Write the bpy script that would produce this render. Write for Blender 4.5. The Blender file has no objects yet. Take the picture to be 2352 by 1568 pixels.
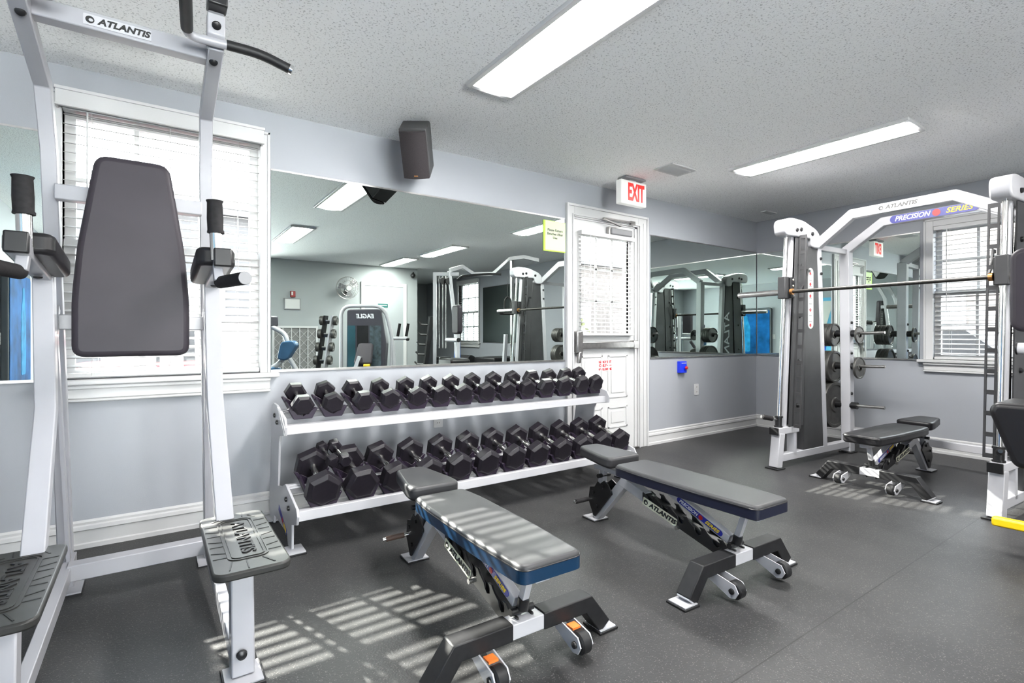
import bpy, math, random
from mathutils import Vector, Matrix
random.seed(7)
scene = bpy.context.scene
C = scene.collection
V = Vector
PI = math.pi

# ------------------------------------------------------------------ camera, world, sun, exposure
cam_d = bpy.data.cameras.new('camera'); cam = bpy.data.objects.new('camera', cam_d); C.objects.link(cam)
scene.camera = cam
cam.location = (0, 0, 1.083)
cam.rotation_euler = (math.radians(90), 0, math.radians(55.2 - 90))
cam_d.sensor_width = 36; cam_d.lens = 36 * 1185 / 2352
cam_d.shift_y = -14 / 2352
cam_d.clip_start = 0.02; cam_d.clip_end = 200

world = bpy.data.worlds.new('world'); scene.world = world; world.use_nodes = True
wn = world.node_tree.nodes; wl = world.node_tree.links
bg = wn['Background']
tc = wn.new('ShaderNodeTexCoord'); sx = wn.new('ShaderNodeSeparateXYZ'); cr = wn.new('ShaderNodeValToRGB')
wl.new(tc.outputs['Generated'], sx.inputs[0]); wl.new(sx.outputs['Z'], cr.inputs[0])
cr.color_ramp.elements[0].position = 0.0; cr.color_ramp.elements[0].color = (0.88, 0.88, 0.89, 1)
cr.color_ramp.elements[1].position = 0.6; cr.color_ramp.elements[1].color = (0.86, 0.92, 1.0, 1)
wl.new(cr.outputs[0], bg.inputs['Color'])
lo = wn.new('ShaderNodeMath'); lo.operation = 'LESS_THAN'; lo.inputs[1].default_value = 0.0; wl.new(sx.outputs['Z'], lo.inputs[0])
ma = wn.new('ShaderNodeMath'); ma.operation = 'MULTIPLY_ADD'; wl.new(lo.outputs[0], ma.inputs[0])      # boost added below the horizon to light the ceiling, sky above
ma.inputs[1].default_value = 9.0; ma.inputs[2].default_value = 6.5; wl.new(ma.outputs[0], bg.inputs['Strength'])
scene.cycles.caustics_reflective = False; scene.cycles.caustics_refractive = False

sun_d = bpy.data.lights.new('sun', 'SUN'); sun = bpy.data.objects.new('sun', sun_d); C.objects.link(sun)
sun_d.energy = 13.0; sun_d.angle = math.radians(0.55); sun_d.color = (1.0, 0.95, 0.88)
sdir = V((0.65, -1.85, -1.3))
sun.rotation_euler = (-sdir).to_track_quat('Z', 'Y').to_euler()
sun.location = (-3, 12, 9)

LAMP_E = 25.0
vs = scene.view_settings
vs.view_transform = 'Standard'; vs.look = 'None'; vs.gamma = 1; vs.use_curve_mapping = False
vs.exposure = 2.08

# ------------------------------------------------------------------ materials
MATS = {}
def mat(name, col, rough=0.5, metal=0.0, spec=0.5, noise=None, bump=None, emit=None, coat=0):
    if name in MATS: return MATS[name]
    m = bpy.data.materials.new(name); m.use_nodes = True
    n = m.node_tree.nodes; l = m.node_tree.links; b = n['Principled BSDF']
    b.inputs['Base Color'].default_value = (*col, 1); b.inputs['Roughness'].default_value = rough
    b.inputs['Metallic'].default_value = metal; b.inputs['Specular IOR Level'].default_value = spec
    b.inputs['Coat Weight'].default_value = coat
    co = n.new('ShaderNodeTexCoord')
    if noise:                                   # (scale, amount) soft mottling of the base colour
        t = n.new('ShaderNodeTexNoise'); t.inputs['Scale'].default_value = noise[0]; t.inputs['Detail'].default_value = 4
        l.new(co.outputs['Object'], t.inputs['Vector'])
        r = n.new('ShaderNodeValToRGB'); a = noise[1]
        r.color_ramp.elements[0].position = .3; r.color_ramp.elements[1].position = .7
        r.color_ramp.elements[0].color = tuple(max(0, c * (1 - a)) for c in col) + (1,)
        r.color_ramp.elements[1].color = tuple(min(1, c * (1 + a)) for c in col) + (1,)
        l.new(t.outputs['Fac'], r.inputs[0]); l.new(r.outputs[0], b.inputs['Base Color'])
    if bump:                                    # (scale, strength, distance)
        t = n.new('ShaderNodeTexNoise'); t.inputs['Scale'].default_value = bump[0]; t.inputs['Detail'].default_value = 3
        l.new(co.outputs['Object'], t.inputs['Vector'])
        bp = n.new('ShaderNodeBump'); bp.inputs['Strength'].default_value = bump[1]; bp.inputs['Distance'].default_value = bump[2]
        l.new(t.outputs['Fac'], bp.inputs['Height']); l.new(bp.outputs[0], b.inputs['Normal'])
    if emit:
        b.inputs['Emission Color'].default_value = (*emit[0], 1); b.inputs['Emission Strength'].default_value = emit[1]
    MATS[name] = m
    return m

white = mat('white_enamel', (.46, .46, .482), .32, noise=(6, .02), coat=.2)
whitev = mat('dimmed_white_enamel', (.33, .33, .352), .36, noise=(6, .03), coat=.15)  # same white enamel, darkened to offset the strong light at left
white2 = mat('white_trim', (.56, .56, .56), .42, noise=(3, .015))
wallm = mat('wall_paint', (.335, .350, .376), .6, noise=(1.5, .02), bump=(160, .12, .002))
farwall = mat('wall_paint_far', (.32, .34, .345), .6, noise=(1.5, .02))
rubber = mat('black_rubber', (.012, .012, .013), .5, spec=.3, noise=(40, .2), bump=(300, .1, .001))
hexr = mat('dumbbell_urethane', (.011, .009, .013), .38, spec=.32, noise=(12, .2), bump=(250, .08, .001))
saddlem = mat('saddle_plastic', (.018, .012, .024), .35, spec=.3, noise=(10, .15))
vinyl = mat('charcoal_vinyl', (.036, .031, .038), .45, spec=.2, noise=(5, .08), bump=(350, .12, .0008))
vinylb = mat('glare_grey_vinyl', (.034, .034, .036), .45, spec=.28, noise=(5, .08), bump=(350, .1, .0008))  # navy vinyl greyed: glare on the pad tops put into the colour
vinylblue = mat('blue_vinyl', (.004, .024, .060), .3, noise=(4, .1), bump=(350, .1, .0008))
vinylk = mat('black_vinyl', (.011, .0105, .012), .38, spec=.3, noise=(5, .1), bump=(350, .1, .0008))
tread = mat('tread_rubber', (.026, .026, .025), .40, spec=.25, noise=(14, .2))
chrome = mat('chrome', (.78, .77, .75), .16, 1.0, noise=(20, .05))
steel = mat('brushed_steel', (.42, .41, .40), .32, 1.0, noise=(30, .12))
barm = mat('bar_steel', (.09, .085, .08), .35, 1.0, noise=(30, .2))
darkm = mat('dark_grey_metal', (.05, .05, .052), .45, .1, spec=.3, noise=(8, .12))
blackm = mat('black_metal', (.012, .012, .013), .35, .1, noise=(10, .2))
ironm = mat('cast_iron', (.085, .083, .078), .45, .5, noise=(18, .2), bump=(90, .2, .002))
foam = mat('foam_grip', (.016, .015, .016), .75, spec=.2, noise=(60, .25))
greyplastic = mat('grey_plastic', (.22, .22, .23), .45, noise=(9, .05))
paper = mat('paper', (.6, .6, .585), .6, noise=(5, .02))
yellow = mat('yellow_paint', (.95, .62, .01), .35, noise=(6, .04))
red = mat('red_ink', (.55, .008, .015), .4, noise=(6, .03))
redglow = mat('exit_red', (.60, .012, .008), .4, noise=(6, .02), emit=((1, .02, .01), .12))
bluei = mat('blue_ink', (.015, .02, .28), .35, noise=(6, .04))
cream = mat('cream_label', (.80, .80, .62), .4, noise=(6, .03))
blacki = mat('black_ink', (.01, .01, .01), .4, noise=(6, .1))
silveri = mat('silver_ink', (.75, .76, .80), .35, noise=(6, .03))
yelloi = mat('yellow_ink', (.9, .65, .02), .4, noise=(6, .03))
lime = mat('lime_paper', (.42, .80, .05), .5, noise=(6, .03))
limep = mat('pale_lime_paper', (.62, .78, .42), .5, noise=(6, .03))
swblue = mat('blue_plastic', (.01, .04, .75), .35, noise=(6, .03))
orange = mat('orange_rubber', (.75, .18, .03), .5, noise=(30, .2))

def ceiling_mat():
    m = bpy.data.materials.new('popcorn_ceiling'); m.use_nodes = True
    n = m.node_tree.nodes; l = m.node_tree.links; b = n['Principled BSDF']
    b.inputs['Roughness'].default_value = .8
    co = n.new('ShaderNodeTexCoord')
    v = n.new('ShaderNodeTexVoronoi'); v.inputs['Scale'].default_value = 110; v.inputs['Randomness'].default_value = 1
    t = n.new('ShaderNodeTexNoise'); t.inputs['Scale'].default_value = 105; t.inputs['Detail'].default_value = 2
    l.new(co.outputs['Object'], v.inputs['Vector']); l.new(co.outputs['Object'], t.inputs['Vector'])
    mx = n.new('ShaderNodeMath'); mx.operation = 'SUBTRACT'
    l.new(t.outputs['Fac'], mx.inputs[0]); l.new(v.outputs['Distance'], mx.inputs[1])
    r = n.new('ShaderNodeValToRGB'); r.color_ramp.elements[0].position = .33; r.color_ramp.elements[1].position = .42
    r.color_ramp.elements[0].color = (.62, .62, .62, 1); r.color_ramp.elements[1].color = (.96, .96, .955, 1)
    l.new(t.outputs['Fac'], r.inputs[0]); l.new(r.outputs[0], b.inputs['Base Color'])
    bp = n.new('ShaderNodeBump'); bp.inputs['Strength'].default_value = .35; bp.inputs['Distance'].default_value = .004
    l.new(mx.outputs[0], bp.inputs['Height']); l.new(bp.outputs[0], b.inputs['Normal'])
    return m
ceilm = ceiling_mat()

def floor_mat():
    m = bpy.data.materials.new('rubber_floor'); m.use_nodes = True
    n = m.node_tree.nodes; l = m.node_tree.links; b = n['Principled BSDF']
    co = n.new('ShaderNodeTexCoord')
    v = n.new('ShaderNodeTexVoronoi'); v.inputs['Scale'].default_value = 250
    l.new(co.outputs['Object'], v.inputs['Vector'])
    sep = n.new('ShaderNodeSeparateColor'); l.new(v.outputs['Color'], sep.inputs[0])
    gt = n.new('ShaderNodeMath'); gt.operation = 'GREATER_THAN'; gt.inputs[1].default_value = .87
    l.new(sep.outputs[0], gt.inputs[0])
    lt = n.new('ShaderNodeMath'); lt.operation = 'LESS_THAN'; lt.inputs[1].default_value = .45
    l.new(v.outputs['Distance'], lt.inputs[0])
    mu = n.new('ShaderNodeMath'); mu.operation = 'MULTIPLY'; l.new(gt.outputs[0], mu.inputs[0]); l.new(lt.outputs[0], mu.inputs[1])
    big = n.new('ShaderNodeTexNoise'); big.inputs['Scale'].default_value = 2.2; big.inputs['Detail'].default_value = 6
    l.new(co.outputs['Object'], big.inputs['Vector'])
    r = n.new('ShaderNodeValToRGB'); r.color_ramp.elements[0].position = .3; r.color_ramp.elements[1].position = .75
    r.color_ramp.elements[0].color = (.028, .028, .029, 1); r.color_ramp.elements[1].color = (.046, .046, .046, 1)
    l.new(big.outputs['Fac'], r.inputs[0])
    mix = n.new('ShaderNodeMix'); mix.data_type = 'RGBA'
    l.new(mu.outputs[0], mix.inputs[0]); l.new(r.outputs[0], mix.inputs[6]); mix.inputs[7].default_value = (.105, .10, .095, 1)
    # mat seams: lines at fixed x and y in object space
    s = n.new('ShaderNodeSeparateXYZ'); l.new(co.outputs['Object'], s.inputs[0])
    def seam(out, off, period):
        a = n.new('ShaderNodeMath'); a.operation = 'SUBTRACT'; l.new(out, a.inputs[0]); a.inputs[1].default_value = off
        p = n.new('ShaderNodeMath'); p.operation = 'PINGPONG'; l.new(a.outputs[0], p.inputs[0]); p.inputs[1].default_value = period / 2
        q = n.new('ShaderNodeMath'); q.operation = 'LESS_THAN'; l.new(p.outputs[0], q.inputs[0]); q.inputs[1].default_value = .0022
        return q
    a = seam(s.outputs['Y'], .93, 10.0); c2 = seam(s.outputs['X'], 3.86, 7.4)
    add = n.new('ShaderNodeMath'); add.operation = 'MAXIMUM'; l.new(a.outputs[0], add.inputs[0]); l.new(c2.outputs[0], add.inputs[1])
    mix2 = n.new('ShaderNodeMix'); mix2.data_type = 'RGBA'
    l.new(add.outputs[0], mix2.inputs[0]); l.new(mix.outputs[2], mix2.inputs[6]); mix2.inputs[7].default_value = (.018, .018, .018, 1)
    l.new(mix2.outputs[2], b.inputs['Base Color'])
    t = n.new('ShaderNodeTexNoise'); t.inputs['Scale'].default_value = 130; t.inputs['Detail'].default_value = 5
    l.new(co.outputs['Object'], t.inputs['Vector'])
    bp = n.new('ShaderNodeBump'); bp.inputs['Strength'].default_value = .35; bp.inputs['Distance'].default_value = .003
    l.new(t.outputs['Fac'], bp.inputs['Height']); l.new(bp.outputs[0], b.inputs['Normal'])
    b.inputs['Roughness'].default_value = .42; b.inputs['Specular IOR Level'].default_value = .20
    return m
floorm = floor_mat()

def mirror_mat():
    m = bpy.data.materials.new('mirror_glass'); m.use_nodes = True
    b = m.node_tree.nodes['Principled BSDF']
    b.inputs['Base Color'].default_value = (.70, .77, .735, 1); b.inputs['Metallic'].default_value = 1; b.inputs['Roughness'].default_value = .0
    return m
mirrorm = mirror_mat()
def pane_mat():
    m = bpy.data.materials.new('window_glass'); m.use_nodes = True
    n = m.node_tree.nodes; l = m.node_tree.links; n.remove(n['Principled BSDF'])
    t = n.new('ShaderNodeBsdfTransparent'); t.inputs[0].default_value = (.94, .96, .95, 1)
    g = n.new('ShaderNodeBsdfGlossy'); g.inputs['Roughness'].default_value = .02
    x = n.new('ShaderNodeMixShader'); x.inputs[0].default_value = .06
    l.new(t.outputs[0], x.inputs[1]); l.new(g.outputs[0], x.inputs[2]); l.new(x.outputs[0], n['Material Output'].inputs[0])
    return m
panem = pane_mat()
def slat_mat():
    m = bpy.data.materials.new('blind_slats'); m.use_nodes = True
    n = m.node_tree.nodes; l = m.node_tree.links; n.remove(n['Principled BSDF'])
    d = n.new('ShaderNodeBsdfDiffuse'); d.inputs[0].default_value = (.34, .34, .335, 1)
    t = n.new('ShaderNodeBsdfTranslucent'); t.inputs[0].default_value = (.86, .85, .83, 1)
    x = n.new('ShaderNodeMixShader'); x.inputs[0].default_value = .06
    l.new(d.outputs[0], x.inputs[1]); l.new(t.outputs[0], x.inputs[2]); l.new(x.outputs[0], n['Material Output'].inputs[0])
    return m
slatm = slat_mat()
lampm = mat('lamp_diffuser', (.9, .9, .9), .4, noise=(4, .01), emit=((1.0, .985, .96), LAMP_E))

# ------------------------------------------------------------------ mesh building
class MB:
    def __init__(s): s.v = []; s.f = []
    def add(s, vs_, fs):
        o = len(s.v); s.v += [V(p) for p in vs_]; s.f += [tuple(i + o for i in f) for f in fs]; return s
    def frame(s, o, ex, ey, ez, sx_, sy_, sz_):
        o, ex, ey, ez = V(o), V(ex), V(ey), V(ez)
        P = [o + ex * (a * sx_ / 2) + ey * (b * sy_ / 2) + ez * (c * sz_ / 2) for c in (-1, 1) for b in (-1, 1) for a in (-1, 1)]
        return s.add(P, [(0, 2, 3, 1), (4, 5, 7, 6), (0, 1, 5, 4), (2, 6, 7, 3), (0, 4, 6, 2), (1, 3, 7, 5)])
    def box(s, a, b):
        a, b = V(a), V(b)
        c = (a + b) / 2; d = b - a
        return s.frame(c, (1, 0, 0), (0, 1, 0), (0, 0, 1), abs(d.x), abs(d.y), abs(d.z))
    def bar(s, p, q, w, h, side=(1, 0, 0), ext=0):
        p, q = V(p), V(q); d = (q - p).normalized(); side = V(side); side = (side - d * side.dot(d)).normalized()
        up = d.cross(side)
        p = p - d * ext; q = q + d * ext
        return s.frame((p + q) / 2, side, d, up, w, (q - p).length, h)
    def sweep(s, pts, w, h, side=(1, 0, 0)):     # mitred rectangular tube through points
        pts = [V(p) for p in pts]; side = V(side).normalized(); rings = []
        for i, p in enumerate(pts):
            d0 = (pts[i] - pts[i - 1]).normalized() if i else (pts[1] - pts[0]).normalized()
            d1 = (pts[i + 1] - pts[i]).normalized() if i < len(pts) - 1 else d0
            d = (d0 + d1).normalized(); k = 1 / max(.3, d.dot(d1))
            up = d.cross(side).normalized()
            rings.append([p + side * (a * w / 2) + up * (b * h / 2 * k) for a, b in ((-1, -1), (1, -1), (1, 1), (-1, 1))])
        vs_ = [q for r in rings for q in r]; fs = [(3, 2, 1, 0), tuple(len(vs_) - 4 + i for i in range(4))]
        for i in range(len(rings) - 1):
            for j in range(4): a = i * 4 + j; b = i * 4 + (j + 1) % 4; fs.append((a, b, b + 4, a + 4))
        return s.add(vs_, fs)
    def tube(s, pts, r, n=12, smooth=0):
        pts = [V(p) for p in pts]
        if smooth and len(pts) > 2:
            out = [pts[0]]
            for i in range(1, len(pts) - 1):
                a, b, c = pts[i - 1], pts[i], pts[i + 1]
                d0 = (a - b); d1 = (c - b); k = min(smooth, d0.length * .45, d1.length * .45)
                p0 = b + d0.normalized() * k; p1 = b + d1.normalized() * k
                for t in range(7):
                    t /= 6; out.append(p0 * (1 - t) ** 2 + b * 2 * t * (1 - t) + p1 * t * t)
            out.append(pts[-1]); pts = out
        up = None; rings = []
        for i, p in enumerate(pts):
            d = (pts[min(i + 1, len(pts) - 1)] - pts[max(i - 1, 0)]).normalized()
            if up is None: up = d.orthogonal().normalized()
            up = (up - d * up.dot(d)).normalized(); e = d.cross(up)
            rr = r[i] if isinstance(r, (list, tuple)) else r
            rings.append([p + (up * math.cos(2 * PI * k / n) + e * math.sin(2 * PI * k / n)) * rr for k in range(n)])
        vs_ = [q for x_ in rings for q in x_]; m = len(rings)
        fs = [tuple(range(n - 1, -1, -1)), tuple((m - 1) * n + k for k in range(n))]
        for i in range(m - 1):
            for k in range(n): a = i * n + k; b = i * n + (k + 1) % n; fs.append((a, b, b + n, a + n))
        return s.add(vs_, fs)
    def cyl(s, p, q, r, n=20): return s.tube([p, q], r, n)
    def lathe(s, prof, o, axis, n=32, closed=False):     # prof: (radius, height along axis)
        o = V(o); d = V(axis).normalized(); u = d.orthogonal().normalized(); e = d.cross(u); m = len(prof)
        vs_ = [o + d * h + (u * math.cos(2 * PI * k / n) + e * math.sin(2 * PI * k / n)) * r for r, h in prof for k in range(n)]
        fs = []
        for i in range(m if closed else m - 1):
            for k in range(n):
                a = i * n + k; b = i * n + (k + 1) % n; j = (i + 1) % m
                fs.append((a, b, j * n + (k + 1) % n, j * n + k))
        if not closed: fs += [tuple(range(n - 1, -1, -1)), tuple((m - 1) * n + k for k in range(n))]
        return s.add(vs_, fs)
    def prism(s, poly, o, ex, ey, th):
        o, ex, ey = V(o), V(ex).normalized(), V(ey).normalized(); nz = ex.cross(ey); n = len(poly)
        vs_ = [o + ex * a + ey * b + nz * (c * th / 2) for c in (-1, 1) for a, b in poly]
        return s.add(vs_, [tuple(range(n - 1, -1, -1)), tuple(range(n, 2 * n))] + [(i, (i + 1) % n, n + (i + 1) % n, n + i) for i in range(n)])
    def ball(s, o, r, n=10):
        prof = [(max(1e-4, r * math.sin(PI * i / n)), -r * math.cos(PI * i / n)) for i in range(n + 1)]
        return s.lathe(prof, o, (0, 0, 1), 2 * n)

def rrect(w, h, r, n=6, cx_=0, cy_=0):
    out = []
    for sx_, sy_, a0 in ((1, 1, 0), (-1, 1, 90), (-1, -1, 180), (1, -1, 270)):
        for i in range(n + 1):
            a = math.radians(a0 + 90 * i / n)
            out.append((cx_ + sx_ * (w / 2 - r) + r * math.cos(a), cy_ + sy_ * (h / 2 - r) + r * math.sin(a)))
    return out
def rpoly(pts, r, n=6):                                  # round the corners of a polygon
    out = []; N = len(pts)
    for i in range(N):
        a, b, c = V(pts[i - 1]), V(pts[i]), V(pts[(i + 1) % N])
        k = min(r, (a - b).length * .48, (c - b).length * .48)
        p0 = b + (a - b).normalized() * k; p1 = b + (c - b).normalized() * k
        for t in range(n + 1):
            t /= n; q = p0 * (1 - t) ** 2 + b * 2 * t * (1 - t) + p1 * t * t; out.append((q.x, q.y))
    return out

BASE = {}
def obj(name, mb, m, parent=None, world=False, bevel=0, seg=2, angle=35, kind=None, label=None):
    me = bpy.data.meshes.new(name)
    vs_ = mb.v
    if world and parent is not None:
        r = parent
        while r.parent is not None: r = r.parent
        inv = BASE[r.name].inverted(); vs_ = [inv @ p for p in vs_]
    me.from_pydata([tuple(p) for p in vs_], [], mb.f); me.update()
    import bmesh
    b = bmesh.new(); b.from_mesh(me); bmesh.ops.recalc_face_normals(b, faces=b.faces); b.to_mesh(me); b.free()
    me.materials.append(m)
    for p in me.polygons: p.use_smooth = True
    me.set_sharp_from_angle(angle=math.radians(angle))
    o = bpy.data.objects.new(name, me); C.objects.link(o)
    if parent is not None: o.parent = parent
    if bevel:
        md = o.modifiers.new('bevel', 'BEVEL'); md.width = bevel; md.segments = seg; md.limit_method = 'ANGLE'; md.angle_limit = math.radians(40)
        md.harden_normals = False
    if kind: o['kind'] = kind
    if label: o['label'] = label
    return o
def tag(o, label, cat, group=None):
    o['label'] = label; o['category'] = cat
    if group: o['group'] = group
    return o
def thing(name, label, cat, loc=(0, 0, 0), rz=0, group=None):
    o = bpy.data.objects.new(name, None); C.objects.link(o); o.empty_display_size = .1
    o.location = loc; o.rotation_euler = (0, 0, rz)
    BASE[o.name] = Matrix.Translation(loc) @ Matrix.Rotation(rz, 4, 'Z')
    return tag(o, label, cat, group)
def copy_tree(o, parent=None):
    c = o.copy(); C.objects.link(c)
    if parent is not None: c.parent = parent
    for ch in list(o.children): copy_tree(ch, c)
    return c
def struct(name, mb, m, parent=None, **k):
    o = obj(name, mb, m, parent, **k)
    if parent is None: o['kind'] = 'structure'
    return o

def text(name, s, size, o, ex, ey, m, parent, world=False, shear=0, bold=0, squeeze=1, depth=.0008, align='CENTER'):
    cu = bpy.data.curves.new('tmp', 'FONT'); cu.body = s; cu.size = size; cu.extrude = depth; cu.shear = shear; cu.offset = bold
    cu.align_x = align; cu.align_y = 'CENTER'; cu.resolution_u = 3
    t = bpy.data.objects.new('tmp', cu); C.objects.link(t)
    dg = bpy.context.evaluated_depsgraph_get(); me = bpy.data.meshes.new_from_object(t.evaluated_get(dg))
    C.objects.unlink(t); bpy.data.objects.remove(t); bpy.data.curves.remove(cu)
    ex, ey, o = V(ex).normalized(), V(ey).normalized(), V(o); nz = ex.cross(ey)
    M = Matrix(((ex.x, ey.x, nz.x, o.x), (ex.y, ey.y, nz.y, o.y), (ex.z, ey.z, nz.z, o.z), (0, 0, 0, 1))) @ Matrix.Diagonal((squeeze, 1, 1, 1))
    if world and parent is not None:
        r = parent
        while r.parent is not None: r = r.parent
        M = BASE[r.name].inverted() @ M
    me.transform(M); me.materials.clear(); me.materials.append(m); me.name = name
    ob = bpy.data.objects.new(name, me); C.objects.link(ob)
    if parent is not None: ob.parent = parent
    return ob

def brand_label(parent, o, ex, ey, L, h, world=False, plate=cream, ink=blacki):   # the maker's label: disc and name
    ex, ey, o = V(ex).normalized(), V(ey).normalized(), V(o); nz = ex.cross(ey)
    p = obj('brand_label', MB().prism(rrect(L, h, h * .08, 3), o + nz * .001, ex, ey, .002), plate, parent, world)
    text('lettering', 'ATLANTIS', h * .80, o + ex * L * .09 + nz * .003, ex, ey, ink, p, world, shear=.25, bold=h * .032, squeeze=L * .70 / (h * .8 * 4.15))
    c = o - ex * (L * .405) + nz * .003
    mb = MB(); r = h * .33; pts = []
    for i in range(25): a = 2 * PI * i / 24; pts.append((r * math.cos(a), r * math.sin(a)))
    mb.prism(pts[:-1], c, ex, ey, .0012)
    obj('emblem', mb, ink, p, world)
    mb = MB().prism([(r * .5 * math.cos(2 * PI * i / 16) + r * .22, r * .42 * math.sin(2 * PI * i / 16) - r * .12) for i in range(16)], c + nz * .0006, ex, ey, .0012)
    obj('emblem_inset', mb, plate, p, world)
    return p
def series_label(parent, o, ex, ey, L, h, world=False):
    ex, ey, o = V(ex).normalized(), V(ey).normalized(), V(o); nz = ex.cross(ey)
    p = obj('series_label', MB().prism(rrect(L, h, h * .49, 8), o + nz * .001, ex, ey, .002), bluei, parent, world)
    text('lettering', 'PRECISION', h * .84, o - ex * L * .235 + nz * .003, ex, ey, silveri, p, world, shear=.3, bold=h * .02, squeeze=L * .42 / (h * .84 * 5.0))
    text('lettering', 'SERIES', h * .84, o + ex * L * .285 + nz * .003, ex, ey, yelloi, p, world, shear=.3, bold=h * .02, squeeze=L * .32 / (h * .84 * 3.2))
    r = h * .42
    obj('emblem', MB().prism([(r * math.cos(2 * PI * i / 24), r * math.sin(2 * PI * i / 24)) for i in range(24)], o + ex * L * .045 + nz * .003, ex, ey, .0012), red, p, world)
    return p

YW, XW, H = 3.413, 5.947, 2.44
XL, YF = -1.25, -3.0
T = .16
# ------------------------------------------------------------------ room shell
struct('floor', MB().box((XL - .2, -5.7, -.1), (XW + .2, YW + .2, 0)), floorm)
struct('ceiling', MB().box((XL - .2, -5.7, H), (XW + .2, YW + .2, H + .1)), ceilm)
WX0, WX1, WZ0, WZ1 = -.375, .525, .86, 2.25           # back window opening
DX0, DX1, DZ = 3.025, 3.845, 2.125                    # exit door opening
mb = MB(); y0, y1 = YW, YW + T
mb.box((XL - .2, y0, 0), (WX0, y1, H)); mb.box((WX0, y0, 0), (WX1, y1, WZ0)); mb.box((WX0, y0, WZ1), (WX1, y1, H))
mb.box((WX1, y0, 0), (DX0, y1, H)); mb.box((DX0, y0, DZ), (DX1, y1, H)); mb.box((DX1, y0, 0), (XW + .2, y1, H))
struct('wall_back', mb, wallm)
RY0, RY1, RZ0, RZ1 = .80, 1.70, .86, 2.09             # right window opening
QY0, QY1 = -3.95, -3.05
mb = MB(); x0, x1 = XW, XW + T
mb.box((x0, RY1, 0), (x1, YW, H)); mb.box((x0, RY0, 0), (x1, RY1, RZ0)); mb.box((x0, RY0, RZ1), (x1, RY1, H))
mb.box((x0, QY1, 0), (x1, RY0, H)); mb.box((x0, QY0, 0), (x1, QY1, .93)); mb.box((x0, QY0, 2.3), (x1, QY1, H)); mb.box((x0, -5.7, 0), (x1, QY0, H))
struct('wall_right', mb, wallm)
struct('wall_left', MB().box((XL - T, -5.7, 0), (XL, YW, H)), wallm)
mb = MB()                                              # front wall behind the camera with a wide window added to let daylight in
FX0, FX1 = -.75, 1.62
mb.box((XL, YF - T, 0), (FX0, YF, H)); mb.box((FX0, YF - T, 0), (FX1, YF, .12)); mb.box((FX0, YF - T, 2.36), (FX1, YF, H)); mb.box((FX1, YF - T, 0), (4.45, YF, H))
struct('wall_front', mb, farwall)
mb = MB().box((4.45 - T, -5.7, 0), (4.45, YF - T, H)).box((4.45, -5.7 - T, 0), (XW, -5.7, H))
struct('wall_alcove', mb, farwall)
def base_prof(mb, p, q, n):                            # moulded baseboard from p to q, n = into the room
    p, q, n = V(p), V(q), V(n)
    prof = [(0, 0), (.022, 0), (.022, .022), (.014, .027), (.014, .088), (.022, .094), (.020, .112), (.010, .118), (.012, .130), (.004, .140), (0, .140)]
    vs_ = [e + n * a + V((0, 0, b)) for e in (p, q) for a, b in prof]; m = len(prof)
    return mb.add(vs_, [tuple(range(m)), tuple(range(2 * m - 1, m - 1, -1))] + [(i, (i + 1) % m, m + (i + 1) % m, m + i) for i in range(m)])
mb = MB(); base_prof(mb, (XL, YW, 0), (2.93, YW, 0), (0, -1, 0)); base_prof(mb, (3.99, YW, 0), (XW, YW, 0), (0, -1, 0)); struct('baseboard_back', mb, white2)
mb = MB(); base_prof(mb, (XW, -5.7, 0), (XW, YW, 0), (-1, 0, 0)); struct('baseboard_right', mb, white2)
mb = MB(); base_prof(mb, (FX1, YF, 0), (3.2, YF, 0), (0, 1, 0)); base_prof(mb, (4.28, YF, 0), (4.45, YF, 0), (0, 1, 0)); struct('baseboard_front', mb, white2)

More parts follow.
